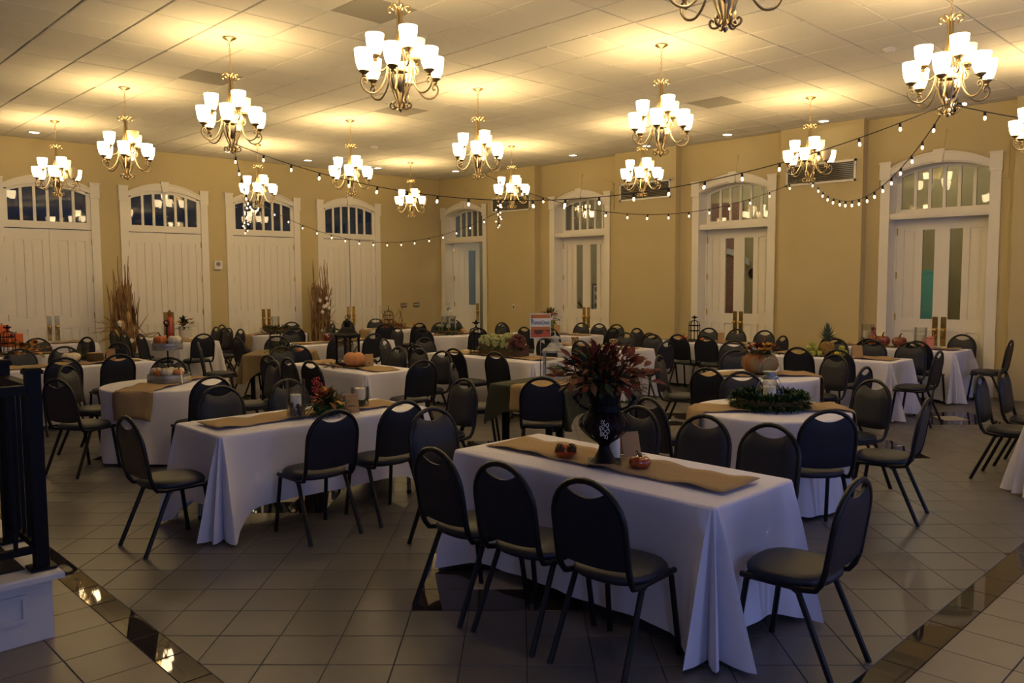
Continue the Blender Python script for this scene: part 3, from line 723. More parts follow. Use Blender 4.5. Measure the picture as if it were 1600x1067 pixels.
# ------------------------------------------------------------------ the tables and their chairs
layout('T1', 'rect', 3.71, 2.99, .78, 1.90, 'red-leaf urn', {'W': [(3.39, .60), (2.89, .585), (2.37, .55)], 'E': [(3.47, .46), (2.93, .46), (2.46, .48)], 'S': [(3.64, .51)], 'N': [(3.57, .47)]}, hem_mid=.07, flare=.2)
layout('T2', 'rect', 3.38, 5.82, 1.84, .76, 'mossy berry basket', {'S': [(3.05, .44), (3.64, .43)], 'W': [(5.66, .47)], 'N': [(3.06, .42), (3.70, .42)], 'E': [(5.58, .45)]}, hem_mid=.2, flare=.19)
layout('T3', 'round', 3.35, 8.65, .62, .62, 'tiered galvanised tray', {}, [
    (2.36, 8.38, 24, 'navy banquet chair turned sideways left of the galvanised tray table, nearer of two'), (2.68, 9.56, -48, 'navy banquet chair mostly hidden behind the chair left of the galvanised tray table'),
    (3.33, 7.60, 92, 'navy banquet chair with back to us in front of the galvanised tray table'), (3.78, 9.66, 248, 'navy banquet chair behind the galvanised tray, facing us across its round table'),
    (4.25, 8.50, 172, 'navy banquet chair seen sideways at right of the galvanised tray table')], rr=40)
layout('T4', 'rect', 3.3, 11.55, 1.84, .76, 'striped gourd', {'S': [(2.93, .45), (3.55, .45)], 'N': [(2.90, .44), (3.45, .44)]}, [(4.2, 12.55, 215, 'navy banquet chair edge-on beside the grey base of the taller corn sheaf')])
layout('T4b', 'rect', 2.85, 13.7, 1.84, .76, 'orange-leaf birdcage', {'N': [(2.95, .5), (3.65, .48)]}, [(4.3, 14.3, 200, 'navy banquet chair half hidden behind the orange leaves, right of the birdcage')])
layout('T4c', 'rect', 3.9, 15.78, 1.84, .76, 'stacked orange boxes', {})
layout('T5', 'rect', 6.1, 15.12, .76, 1.84, 'tall red bottle', {'W': [(15.75, .5), (15.2, .5), (14.4, .5)], 'S': [(5.95, .5)], 'E': [(14.46, .46), (14.95, .46), (15.5, .46)]})
layout('T7', 'rect', 5.67, 8.72, .76, 1.8, 'black lantern', {'W': [(9.1, .45), (8.62, .45), (8.12, .45)], 'S': [(5.66, .58)], 'E': [(8.95, .45), (8.48, .45), (8.02, .45)], 'N': [(5.5, .46)]}, hem_mid=.03, flare=.12)
layout('T8', 'round', 8.15, 15.25, .62, .62, 'glass jar in a wreath', {}, [
    (7.45, 16.15, -52, 'navy banquet chair behind left of the jar-in-wreath round table by the doors'), (7.08, 15.1, 5, 'navy banquet chair at left of the jar-in-wreath round table by the doors'),
    (8.95, 16.05, 225, 'navy banquet chair behind right of the jar-in-wreath table, beside the cotton sheaf'), (7.95, 14.13, 80, 'navy banquet chair with back to us at the jar-in-wreath round table'),
    (9.22, 14.85, 165, 'navy banquet chair in front of the cotton-dotted stalk sheaf')])
layout('T9', 'rect', 7.82, 12.38, 1.84, .76, 'red-filled jars', {'S': [(7.25, .48), (7.92, .48)], 'E': [(12.62, .45)], 'N': [(7.4, .48), (8.3, .48)]}, [(5.98, 12.45, 0, 'navy banquet chair with back to us at left end of the red-filled jars table')])
layout('T10', 'round', 10.6, 14.75, .62, .62, 'twig nest and cage', {}, [
    (10.25, 15.85, 285, 'navy banquet chair left of two behind the twig nest table near the corner'), (11.0, 15.82, 252, 'navy banquet chair right of two behind the twig nest table near the corner'),
    (9.86, 13.84, 52, 'navy banquet chair left of two with backs to us at the twig nest table'), (10.55, 13.66, 90, 'navy banquet chair right of two with backs to us at the twig nest table')])
layout('T11', 'round', 10.35, 12.4, .62, .62, 'white lantern in a wreath', {}, [
    (9.30, 11.88, 26, 'navy banquet chair at left of the round table with the white lantern wreath'), (10.95, 13.38, 240, 'navy banquet chair behind left of the white lantern wreath'),
    (10.12, 11.26, 80, 'navy banquet chair with back to us before the white lantern wreath table'), (11.45, 12.0, 160, 'navy banquet chair at right of the round table with the white lantern wreath'),
    (11.9, 14.1, 225, 'navy banquet chair standing before the open corner door')])
layout('T12', 'rect', 7.9, 8.42, .78, 2.2, 'hydrangea box', {'W': [(9.0, .58), (8.2, .58), (7.4, .58)], 'N': [(7.9, .48)]}, [(7.28, 10.25, 300, 'navy banquet chair standing loose between black lantern and hydrangea box tables')])
layout('T14', 'rect', 11.88, 10.95, .76, 1.84, 'green flower vase', {'W': [(10.9, .46), (10.2, .46)], 'E': [(11.05, .46), (10.58, .46), (10.14, .46)], 'S': [(11.86, .5)], 'N': [(11.8, .46)]})
layout('T15', 'rect', 10.0, 8.4, .76, 1.84, 'woven votives', {'W': [(9.2, .45), (8.58, .45), (7.86, .45)], 'E': [(8.45, .45), (7.9, .45)], 'S': [(9.85, .6)]})
layout('T16', 'rect', 12.05, 7.63, .76, 1.84, 'little pumpkins', {'W': [(8.11, .45), (7.56, .45), (7.05, .45)], 'E': [(8.14, .46), (7.57, .46), (7.03, .46)], 'N': [(12.05, .46)], 'S': [(11.95, .5)]}, [(10.54, 6.2, 200, 'navy banquet chair standing loose behind the flower-topped pumpkin table')])
layout('T17', 'round', 8.3, 4.55, .62, .62, 'flower-topped pumpkin', {}, [
    (7.26, 4.5, 2, 'navy banquet chair with back to us at left of the flower-topped pumpkin table'), (7.95, 5.62, -70, 'navy banquet chair turned edge-on behind left of the flower-topped pumpkin table'),
    (9.12, 5.32, 222, 'navy banquet chair facing us behind the flower-topped pumpkin'), (9.36, 4.2, 162, 'navy banquet chair facing us at right of the flower-topped pumpkin table'), (8.31, 3.45, 90, 'navy banquet chair edge-on at near right of the flower-topped pumpkin table')], rr=-42)
layout('T18', 'round', 6.2, 3.3, .62, .62, 'glass lantern in green wreath', {}, [
    (7.27, 2.90, 160, 'navy banquet chair facing us, right of the green wreath and glass lantern table'), (5.44, 2.47, 48, 'navy banquet chair with back to us in front of the green wreath table'),
    (6.43, 2.22, 100, 'navy banquet chair in profile at near right of the green wreath table'), (5.05, 3.68, -18, 'navy banquet chair with back to us at left of the green wreath table'),
    (5.78, 4.36, 292, 'navy banquet chair behind the urn, at far left of the green wreath table'), (7.02, 4.02, 221, 'navy banquet chair directly behind the glass lantern in the green wreath')], rr=-44)
layout('T19', 'rect', 10.98, 4.93, .76, 1.84, 'pineapple and apples', {'W': [(4.98, .48), (4.45, .48)], 'E': [(5.3, .45), (4.75, .45), (4.23, .45)], 'S': [(10.7, .5)]}, flare=.18)
layout('T20', 'rect', 13.1, 4.85, .76, 1.86, 'brown gourds', {'W': [(5.5, .44), (4.93, .44), (4.25, .44)], 'E': [(4.22, .40)], 'S': [(13.2, .58)]}, flare=.2)
layout('T21', 'rect', 8.72, 1.42, 1.84, .76, 'plain cloth', {'N': [(8.29, .45), (9.0, .45)]}, run=False)
# two bare-legged square tables
rect_table(6.09, 11.26, .92, .92, 'square black-legged table under the brown burlap cloth', -40, True)
rect_cloth(6.09, 11.26, .92, .92, 'brown_cloth', 'brown burlap square cloth hanging short over a black-legged table', 61, .33, .50, .10, -40, 'square_tablecloth', 'short square tablecloths')
chair(5.74, 10.16, 68, 'navy banquet chair with back to us at the brown burlap table')
chair(5.05, 11.76, -25, 'navy banquet chair seen edge-on left of the brown burlap table')
chair(6.52, 12.16, 250, 'navy banquet chair facing us behind the brown burlap table')
chair(6.78, 10.42, 132, 'navy banquet chair turned sideways right of the brown burlap table')
rect_table(6.25, 5.78, .96, .96, 'square black-legged table under the dark green cloth', 4, True)
rect_cloth(6.25, 5.78, .96, .96, 'green_cloth', 'dark green square cloth hanging short over a black-legged table', 62, .36, .48, .08, 4, 'square_tablecloth', 'short square tablecloths')
runner(6.25, 5.68, .97, .42, 'x', 'tan burlap runner over the dark green square cloth', 5, .26, .485)
chair(5.42, 5.16, 42, 'navy banquet chair with back to us before the dark green table')
chair(5.66, 6.72, -48, 'navy banquet chair turned sideways behind left of the dark green table')

# ------------------------------------------------------------------ chandeliers
def rz(pts, a): c, s = math.cos(a), math.sin(a); return [(r_*c, r_*s, z) for r_, z in pts]
P2 = lambda pts, n=4: [(v[0], v[1]) for v in smooth_path([(a, b, 0) for a, b in pts], n)]
RIB = P2([(.070, -.432), (.089, -.424), (.092, -.400), (.070, -.382), (.042, -.392), (.022, -.424), (.018, -.50), (.027, -.61), (.060, -.74), (.098, -.83), (.108, -.89), (.088, -.99), (.055, -1.08), (.030, -1.15), (.03, -1.18), (.048, -1.205), (.075, -1.20), (.088, -1.178), (.076, -1.158), (.062, -1.17)], 3)
ARM_LO = P2([(.104, -.86), (.118, -.95), (.155, -1.04), (.215, -1.10), (.282, -1.095), (.325, -1.05), (.328, -1.005), (.305, -.985), (.282, -1.005), (.290, -1.030), (.305, -1.018)], 3)
ARM_UP = P2([(.104, -.865), (.145, -.895), (.195, -.89), (.226, -.862), (.224, -.832), (.205, -.82), (.19, -.838), (.202, -.85)], 3)
SHADE = [(.016, 0), (.032, .003), (.046, .016), (.059, .046), (.068, .09), (.073, .135), (.0755, .172), (.0715, .172), (.069, .135), (.063, .09), (.054, .05), (.040, .022), (.028, .012), (.012, .010)]
def make_chandelier():
    r_ = ob('chandelier', None)
    ob('canopy', MB().lathe([(.074, 0), (.072, -.008), (.05, -.02), (.022, -.032), (.008, -.042)], 20).mesh('canopy', 'brass'), r_)
    ch = MB(); z = -.04; k_ = 0
    while z > -.355:
        pts = []
        for i in range(8): a = 2*PI*i/8; pts.append(((.009*math.cos(a), 0, z-.02+.021*math.sin(a)) if k_ % 2 else (0, .009*math.cos(a), z-.02+.021*math.sin(a))))
        ch.tube(pts, .0026, 4, closed=True); z -= .033; k_ += 1
    ob('chain', ch.mesh('chain', 'brass'), r_)
    for i in range(6): ob('rib', MB().tube(rz(RIB, R(60*i+30)), .0075, 6).mesh('rib', 'antique_brass'), r_)
    ob('stem', MB().tube([(0, 0, -.35), (0, 0, -1.21)], .006, 6).lathe([(.012, -.385), (.022, -.405), (.012, -.425)], 10).mesh('stem', 'brass'), r_)
    ob('urn', MB().lathe([(.008, -.895), (.062, -.905), (.064, -.913), (.03, -.92), (.046, -.935), (.05, -.965), (.04, -1.01), (.022, -1.05), (.01, -1.075)], 14, rib=lambda a: 1+.05*math.cos(8*a)).mesh('urn', 'antique_brass'), r_)
    ob('finial', MB().lathe([(.004, -1.20), (.016, -1.21), (.012, -1.225), (.004, -1.235)], 10).mesh('finial', 'antique_brass'), r_)
    cup = MB().lathe([(.006, -.048), (.02, -.04), (.014, -.028), (.03, -.012), (.044, -.002), (.044, .004), (.02, .004)], 14).mesh('cup', 'antique_brass')
    sh = MB().lathe(SHADE, 18, cap=False).mesh('shade', 'shade_lit', True, 60)
    arms = [MB().tube(rz(p, 0), .008, 6).mesh('arm', 'antique_brass') for p in (ARM_LO, ARM_UP)]
    for i in range(9):
        lo = i < 6; a = R(60*i) if lo else R(30 + 120*(i-6)); rr, zz = (.305, -.935) if lo else (.207, -.772)
        o = ob('arm', arms[0 if lo else 1], r_, rot=(0, 0, a)); ob('cup', cup, o, (rr, 0, zz)); ob('shade', sh, r_, (rr*math.cos(a), rr*math.sin(a), zz))
    return r_
sh_off = MB().lathe(SHADE, 18, cap=False).mesh('shade_dark', 'shade_unlit', True, 60)
ch0 = make_chandelier()
CHAN = [(4.13, 8.57, 'nearest the ceiling centre on the left, its string lights running down', (7,)), (4.13, 11.72, 'second from left in the far left row, one upper shade dark', (6,)), (4.14, 14.9, 'leftmost, before the leftmost transom window', (1,)),
        (7.66, 14.85, 'hung with a cluster of tiny bulbs before the back doors', (7,)), (7.63, 11.6, 'centred high before the back wall doors', ()), (11.3, 14.8, 'farthest and smallest, nearest the room corner', (2,)),
        (7.67, 8.51, 'above the middle of the room, before the corner', ()), (7.76, 5.53, 'fully lit at upper centre right', ()), (11.55, 5.61, 'before the vent grille between the two rightmost doors', (1, 3)),
        (4.13, 5.53, 'large at upper left of centre, cut by no lamp', ()), (4.14, 2.52, 'cut off by the top edge of the photo', ()), (7.7, 2.5, 'large at upper right with string lights tied to it', ()),
        (11.4, 8.5, 'small, half behind the upper centre-right one', ()), (11.38, 11.65, 'far one above the corner pilaster vent, with dangling bulbs', ()), (11.36, 2.62, 'cut off by the right edge of the photo', ())]
for i, (x, y, lab, off) in enumerate(CHAN):
    c = ch0 if i == 0 else copy_tree(ch0)
    c.location = (x, y, H - .004); c.rotation_euler = (0, 0, math.atan2(-y, -x) - R(9 + random.uniform(-4, 5)))
    tag(c, 'brass nine-light chandelier ' + lab, 'chandelier', 'brass chandeliers under the tiled ceiling')
    shs = [k_ for k_ in c.children if k_.name.startswith('shade')]
    for k_ in off: shs[k_].data = sh_off; shs[k_]['label'] = 'unlit amber glass shade'
    l = bpy.data.lights.new('chandelier_glow', 'AREA'); l.shape = 'DISK'; l.size = .72; l.energy = UP_POWER*(1 - .09*len(off)); l.color = WARM
    o = bpy.data.objects.new('chandelier_glow', l); COL.objects.link(o); o.parent = c; o.location = (0, 0, -.755); o.rotation_euler = (PI, 0, 0)

# ------------------------------------------------------------------ string lights
def strand(name, label, A, B, sag, n, skip0=.03, drop=None):
    A, B = Vector(A), Vector(B); r_ = root('string_lights', tuple(A), 0, label, 'string lights', 'bulb strings looped between the chandeliers')
    f_ = lambda t: (A + (B-A)*t) - A + Vector((0, 0, -4*sag*t*(1-t)))
    mk('cable', MB().tube([f_(i/60) for i in range(61)], .0045, 5), 'black_plastic', r_)
    for i in range(n):
        t = skip0 + (1-2*skip0)*(i+.5)/n; p = f_(t); dx, dy = random.uniform(-.012, .012), random.uniform(-.012, .012)
        s_ = ob('socket', SOCK, r_, (p.x, p.y, p.z)); s_.rotation_euler = (dx*16, dy*16, 0); ob('bulb', BULB, s_)
SOCK = MB().lathe([(.006, .004), (.011, 0), (.012, -.035), (.010, -.038)], 8).mesh('socket', 'black_plastic')
BULB = MB().lathe([(.006, -.036), (.010, -.045), (.013, -.056), (.011, -.068), (.004, -.075)], 8).mesh('bulb', 'bulb_lit')
Z0 = H - 1.07; ZS = H - 1.12
strand('s1', 'long bulb string from the left ceiling-centre chandelier to the upper right one', (4.13, 8.57, ZS), (7.7, 2.5, ZS), .72, 20)
strand('s2', 'bulb string dropping from the left chandelier to the back door cluster', (4.13, 8.57, ZS), (7.66, 14.85, ZS), .33, 13)
strand('s3', 'bulb string swagging across the rightmost back door to the corner', (7.66, 14.85, ZS), (11.38, 11.65, ZS), .76, 17)
strand('s4', 'bulb string crossing before the second recessed door and grille', (7.67, 8.51, ZS), (11.55, 5.61, ZS), .58, 15)
strand('s5', 'short sagging bulb string before the rightmost recessed door', (11.55, 5.61, ZS), (7.7, 2.5, ZS), .58, 17)
strand('s6', 'bulb string leaving the upper right chandelier past the photo edge', (7.7, 2.5, ZS), (11.4, -.6, Z0+.3), .35, 12)
def cluster(x, y, z0, L, n, label, sd, ox=0, oy=0):
    rn = random.Random(sd); r_ = root('bulb_cluster', (x, y, z0), 0, label, 'string lights', 'bulb strings looped between the chandeliers')
    pts = [(0, 0, .03)] + [(ox + .02*math.sin(i*1.7), oy + .02*math.cos(i*1.3), -L*(1-abs(2*i/(2*n-1)-1))) for i in range(2*n)]
    mk('cable', MB().tube(pts, .0045, 5), 'black_plastic', r_)
    for i in range(n):
        p = pts[2 + i*2 if 2+i*2 < 2*n else -1]; s_ = ob('socket', SOCK, r_, p); s_.rotation_euler = (rn.uniform(-1.3, 1.3), rn.uniform(-1.3, 1.3), 0); ob('bulb', BULB, s_)
cluster(7.66, 14.85, H-1.12, .55, 14, 'dangling knot of bulbs below the chandelier before the back doors', 3, -.19, .19)
cluster(11.38, 11.65, H-1.12, .45, 10, 'dangling knot of bulbs below the chandelier at the corner pilaster', 4, -.19, .19)
cluster(7.74, 2.45, Z0+.02, .16, 5, 'small knot of bulbs inside the upper right chandelier', 5)

# ------------------------------------------------------------------ small ceiling and wall fittings
CANS = [(4.17, 16.22, 'leftmost recessed downlight above the leftmost arched door'), (7.62, 15.97, 'recessed downlight below the left chandelier finial, by the back wall'), (9.42, 16.0, 'recessed downlight above the third back door'), (11.25, 15.99, 'recessed downlight above the back door standing ajar'), (12.96, 15.2, 'recessed downlight in the ceiling corner'), (13.14, 11.6, 'recessed downlight above the door behind the green vase'),
        (13.3, 9.82, 'recessed downlight above the pilaster between the middle doors'), (13.35, 8.05, 'recessed downlight above the door with the brick view'), (13.4, 6.27, 'recessed downlight above the vent grille nearest the right door')]
for x, y, lab in CANS:
    r_ = root('downlight', (x, y, H), 0, lab, 'downlight', 'recessed ceiling downlights')
    mk('trim_ring', MB().lathe([(.105, 0), (.105, -.008), (.08, -.014), (.078, -.006)], 24), 'plastic_white', r_); mk('lens', MB().lathe([(.079, -.005), (.079, -.010)], 24), 'can_lit', r_)
for x, y, lab in ((9.45, 13.53, 'white smoke detector on the ceiling near the far chandeliers'), (9.79, 3.82, 'white smoke detector on the ceiling near the upper right chandelier')):
    r_ = root('smoke_detector', (x, y, H), 0, lab, 'smoke detector'); mk('base', MB().lathe([(.075, 0), (.075, -.018), (.06, -.022)], 20), 'plastic_white', r_); mk('cover', MB().lathe([(.055, -.02), (.052, -.045), (.03, -.055)], 20), 'plastic_white', r_)
for y0, y1, lab in ((13.43, 14.74, 'dark slatted air grille on the pilaster nearest the corner'), (9.53, 10.80, 'dark slatted air grille on the pilaster between the middle recessed doors'), (5.84, 7.08, 'dark slatted air grille on the pilaster left of the rightmost door'), (1.98, 3.32, 'white framed air grille at the right edge of the photo')):
    r_ = root('vent_grille', (13.72, (y0+y1)/2, 3.62), 0, lab, 'vent'); h = (y1-y0)/2; b = MB()
    for a0, a1, z0, z1 in ((-h, h, .145, .18), (-h, h, -.18, -.145), (-h, -h+.035, -.18, .18), (h-.035, h, -.18, .18)): b.box(-.018, 0, a0, a1, z0, z1)
    mk('frame', b, 'white_paint', r_, smooth=False); mk('back_plate', MB().box(-.004, 0, -h+.03, h-.03, -.15, .15), 'black_plastic', r_, smooth=False)
    sl = MB().add([(-.015, -h+.035, -.008), (-.015, h-.035, -.008), (-.004, h-.035, .010), (-.004, -h+.035, .010), (-.013, -h+.035, -.010), (-.013, h-.035, -.010), (-.002, h-.035, .008), (-.002, -h+.035, .008)], [(0, 1, 2, 3), (4, 7, 6, 5), (0, 4, 5, 1), (2, 6, 7, 3), (0, 3, 7, 4), (1, 5, 6, 2)]).mesh('slat', 'plate_steel', False)
    for i in range(9): ob('slat', sl, r_, (0, 0, -.125 + .031*i))
r_ = root('alarm_strobe', (7.755, YA, 2.16), 0, 'white alarm speaker box on the wall between the second and third doors', 'alarm')
mk('housing', MB().box(-.085, .085, -.05, 0, -.09, .09), 'plastic_white', r_, smooth=False); b = MB().lathe([(.05, 0), (.045, .012)], 16); b.v = [(x, -.05 - z, y + .025) for x, y, z in b.v]; mk('speaker_disc', b, 'plate_steel', r_); mk('strobe_lens', MB().box(-.05, .05, -.065, -.05, -.075, -.035), 'plastic_white', r_, smooth=False)
for x, lab in ((12.67, 'left of two steel switch plates on the wall near the corner'), (13.08, 'right of two steel switch plates on the wall near the corner')):
    r_ = root('switch_plate', (x, YA, 1.18), 0, lab, 'switch plate', 'steel switch plates'); mk('plate', MB().box(-.1, .1, -.008, 0, -.06, .06), 'plate_steel', r_, smooth=False)
    for i in range(4): mk('toggle', MB().box(-.075 + i*.045, -.060 + i*.045, -.02, -.008, -.018, .018), 'plastic_white', r_, smooth=False)
for y, lab, c in ((13.99, 'white framed wall switch with dark centre on the pilaster', 'black_plastic'), (13.77, 'tan blank wall plate beside the white framed switch', 'card')):
    r_ = root('wall_switch', (13.72, y, 1.17), 0, lab, 'switch'); mk('plate', MB().box(-.008, 0, -.04, .04, -.07, .07), 'plastic_white' if c != 'card' else 'card', r_, smooth=False); mk('rocker', MB().box(-.014, -.008, -.014, .014, -.03, .03), c, r_, smooth=False)
r_ = root('floor_outlet', (7.82, YA - .018, .08), 0, 'dark outlet cover low on the wall between the second and third doors', 'outlet'); mk('cover', MB().box(-.07, .07, -.012, 0, -.06, .06), 'plate_steel', r_, smooth=False); mk('flap', MB().box(-.05, .05, -.018, -.012, -.04, .04), 'black_plastic', r_, smooth=False)
# ------------------------------------------------------------------ table decorations
ZP = TZ + .012
def pumpkin(x, y, z, r, h, mt, label, ribs=10, stem=True, cat='pumpkin', group=None, tilt=None, name='pumpkin'):
    r_ = root(name, (x, y, z), random.uniform(0, 6), label, cat, group); mb = MB(); n = ribs*4; prof = []
    for i in range(13):
        a = PI*i/12; rr = r*max(math.sin(a), 0)**.75; prof.append((max(rr, r*.06), h/2 - h/2*math.cos(a)*(1 - .22*math.exp(-(rr/r*2.6)**2))))
    mb.lathe(prof, n, rib=lambda a: 1 - .10*abs(math.cos(ribs*a/2))**3)
    mk('flesh', mb, mt, r_, angle=80)
    if stem: mk('stem', MB().tube([(0, 0, h*.86), (.004, 0, h*1.02), (.018*r/.1, .01, h*1.02 + .3*r), (.03*r/.1, .012, h*1.02 + .38*r)], [r*.16, r*.11, r*.08, r*.09], 6), 'stem_brown', r_)
    if tilt: r_.rotation_euler = (tilt, 0, 1.0)
    return r_
def tent(x, y, z, face, w, h, label, m1='card'):
    r_ = root('tent_card', (x, y, z), R(face), label, 'card', 'folded table cards'); d = h*.42
    for s, m_ in ((1, m1), (-1, 'kraft')):
        b = MB(); b.prism([(s*d, 0), (s*(d-.006), 0), (-.003*s, h), (.003*s, h)], lambda a, zz, dd: (a, dd, zz), -w/2, w/2); mk('card_panel', b, m_, r_, smooth=False)
def candle(parent, x, y, z, r, h): 
    o = mk('candle', MB().lathe([(r, 0), (r, h-.004), (r*.9, h), (r*.5, h-.006), (.002, h-.008)], 16), 'candle', parent, (x, y, z)); mk('wick', MB().tube([(0, 0, h-.01), (.002, 0, h+.012)], .0018, 4), 'black_plastic', o); return o
def glass_cyl(x, y, z, r, h, fill, fh, label, ch=0, fill2=None):
    r_ = root('glass_cylinder', (x, y, z), 0, label, 'vase'); t = .004
    mk('glass', MB().lathe([(r, 0), (r, h), (r-t, h), (r-t, .012), (.002, .012)], 24), 'clear_glass', r_)
    b = MB(); rn = random.Random(int(x*100))
    for i in range(46):
        a = rn.uniform(0, 6.28); q = (r-.022)*math.sqrt(rn.random()); b.blob((q*math.cos(a), q*math.sin(a), .025 + (fh-.03)*rn.random()), .019, .15, 6, 4, 1, i)
    tag(mk('filler', b, fill, r_), kind='stuff')
    if ch: candle(r_, 0, 0, fh*.55, r*.58, ch)
    return r_
def foliage(parent, name, n, R0, R1, zc, hz, L, W, mats, sd, flat=.5, curl=.25, part_each=False, jit=1):
    rn = random.Random(sd); groups = {m_: MB() for m_ in mats}
    for i in range(n):
        a = rn.uniform(0, 2*PI); e = rn.uniform(-.15, 1)**1; q = R0 + (R1-R0)*rn.random()
        ce = math.cos(e*PI/2*flat*1.6); se = math.sin(e*PI/2*flat*1.6)
        p = Vector((q*ce*math.cos(a), q*ce*math.sin(a), zc + hz*se*q/R1)); d = Vector((math.cos(a)*ce + rn.uniform(-.5, .5)*jit, math.sin(a)*ce + rn.uniform(-.5, .5)*jit, se*.8 + rn.uniform(-.4, .5)*jit))
        l = L*rn.uniform(.7, 1.25); groups[mats[i % len(mats)] if not part_each else mats[int(rn.random()**1.3*len(mats))]].leaf(p, d, l, W*l/L, curl*rn.uniform(.4, 1.6))
    for m_, b in groups.items():
        if b.v: tag(mk(name, b, m_, parent), kind='stuff')
def ring_wreath(x, y, z, R_, t, n, mats, label, L=.05, W=.026, sd=1):
    r_ = root('wreath', (x, y, z), 0, label, 'wreath'); mk('ring', MB().tube([(R_*math.cos(2*PI*i/28), R_*math.sin(2*PI*i/28), t*.55) for i in range(28)], t*.2, 6, closed=True), 'stem_brown', r_)
    rn = random.Random(sd); gs = [MB() for _ in mats]
    for i in range(n):
        a = rn.uniform(0, 2*PI); b = rn.uniform(-.75, PI+.75); q = t*rn.uniform(.25, .6)
        c = Vector((math.cos(a), math.sin(a), 0)); o_ = c*math.cos(b) + Vector((0, 0, 1))*math.sin(b)
        p = c*R_ + o_*q + Vector((0, 0, t*.5)); d = o_ + Vector((-math.sin(a), math.cos(a), 0))*rn.uniform(-.9, .9) + Vector((0, 0, rn.uniform(-.2, .4)))
        p.z = max(p.z, .01); gs[i % len(mats)].leaf(p, d, L*rn.uniform(.7, 1.3), W, .15)
    for m_, g in zip(mats, gs): tag(mk('leaves', g, m_, r_), kind='stuff')
    return r_
def birdcage(x, y, z, r, h, label, finial=True, bars=10):
    r_ = root('birdcage', (x, y, z), 0, label, 'birdcage', 'small black wire birdcages'); hb = h*.62
    mk('base', MB().lathe([(r*1.1, 0), (r*1.1, .012), (r, .018)], 20), 'black_metal', r_)
    bar = MB().tube(smooth_path([(r, 0, .01), (r, 0, hb*.6), (r, 0, hb), (r*.82, 0, hb + r*.5), (r*.3, 0, hb + r*.72)], 3), .0045, 5).mesh('bar', 'black_metal')
    for i in range(bars): ob('bar', bar, r_, rot=(0, 0, 2*PI*i/bars))
    for zz in (hb*.05, hb*.62, hb*.95): mk('hoop', MB().tube([(r*math.cos(2*PI*i/20), r*math.sin(2*PI*i/20), zz) for i in range(20)], .006, 5, closed=True), 'black_metal', r_)
    b = MB().lathe([(r*.36, hb + r*.68), (r*.3, hb + r*.78), (.012, hb + r*.86), (.01, h*.84)], 12); zf = h*.84
    if finial:                                    # fleur-de-lis shaped top
        fd = math.atan2(-y, -x) + PI/2; c, s = math.cos(fd), math.sin(fd)
        b.lathe([(.004, 0), (.016, (h-zf)*.4), (.019, (h-zf)*.6), (.003, h-zf)], 8, (0, 0, zf))
        for sg in (-1, 1): b.tube([(0, 0, zf + .01), (sg*.026*c, sg*.026*s, zf+(h-zf)*.45), (sg*.045*c, sg*.045*s, zf+(h-zf)*.5), (sg*.046*c, sg*.046*s, zf+(h-zf)*.3)], [.008, .011, .011, .005], 6)
        b.box(-.03, .03, -.008, .008, zf+.012, zf+.026, Matrix.Rotation(fd, 4, 'Z'))
    else: b.tube([(0, 0, zf), (0, 0, h)], .006, 5)
    mk('finial', b, 'black_metal', r_)
    return r_
def lantern(x, y, z, w, h, mt, label, rot, glassy=True, peak='pyramid'):
    r_ = root('lantern', (x, y, z), R(rot), label, 'lantern'); a = w/2; hb = h*.58
    mk('base', MB().box(-a*1.08, a*1.08, -a*1.08, a*1.08, 0, .022).box(-a, a, -a, a, .022, .04), mt, r_, smooth=False)
    for sx in (-1, 1):
        for sy in (-1, 1): mk('post', MB().box(sx*a-.011*(1+sx), sx*a+.011*(1-sx), sy*a-.011*(1+sy), sy*a+.011*(1-sy), .04, hb), mt, r_, smooth=False)
    if glassy:
        for i in range(4): mk('pane', MB().box(-a+.022, a-.022, a-.012, a-.009, .045, hb-.01), 'clear_glass', r_, None, (0, 0, i*PI/2), False)
    mk('top_frame', MB().box(-a*1.06, a*1.06, -a*1.06, a*1.06, hb, hb+.022), mt, r_, smooth=False)
    n = 4; prof = [(a*1.5, hb+.022), (a*1.1, hb + h*.08), (a*.75, hb + h*.17), (a*.5, hb + h*.2)]; b = MB().lathe(prof, 4); b.v = [tuple(Matrix.Rotation(PI/4, 4, 'Z') @ Vector(v)) for v in b.v]
    mk('roof', b, mt, r_, smooth=False); mk('chimney', MB().lathe([(a*.36, hb + h*.2), (a*.34, hb + h*.28), (a*.5, hb + h*.285), (a*.42, hb + h*.32), (a*.12, hb + h*.35), (a*.1, hb + h*.37)], 12), mt, r_)
    mk('handle', MB().tube([(.03*math.cos(2*PI*i/14), 0, hb + h*.385 + .03*math.sin(2*PI*i/14)) for i in range(14)], .004, 5, closed=True), mt, r_)
    return r_
def flower_head(parent, p, r, m1, m2, sd):
    rn = random.Random(sd); b = MB()
    for k_ in range(12): a = 2*PI*k_/12 + rn.uniform(-.1, .1); b.leaf(p, (math.cos(a), math.sin(a), .45 + .3*(k_ % 2)), r, r*.45, .1)
    f_ = mk('flower', b, m1, parent); mk('flower_centre', MB().sphere((p[0], p[1], p[2]+r*.18), r*.3, 8, 5, .6), m2, f_)

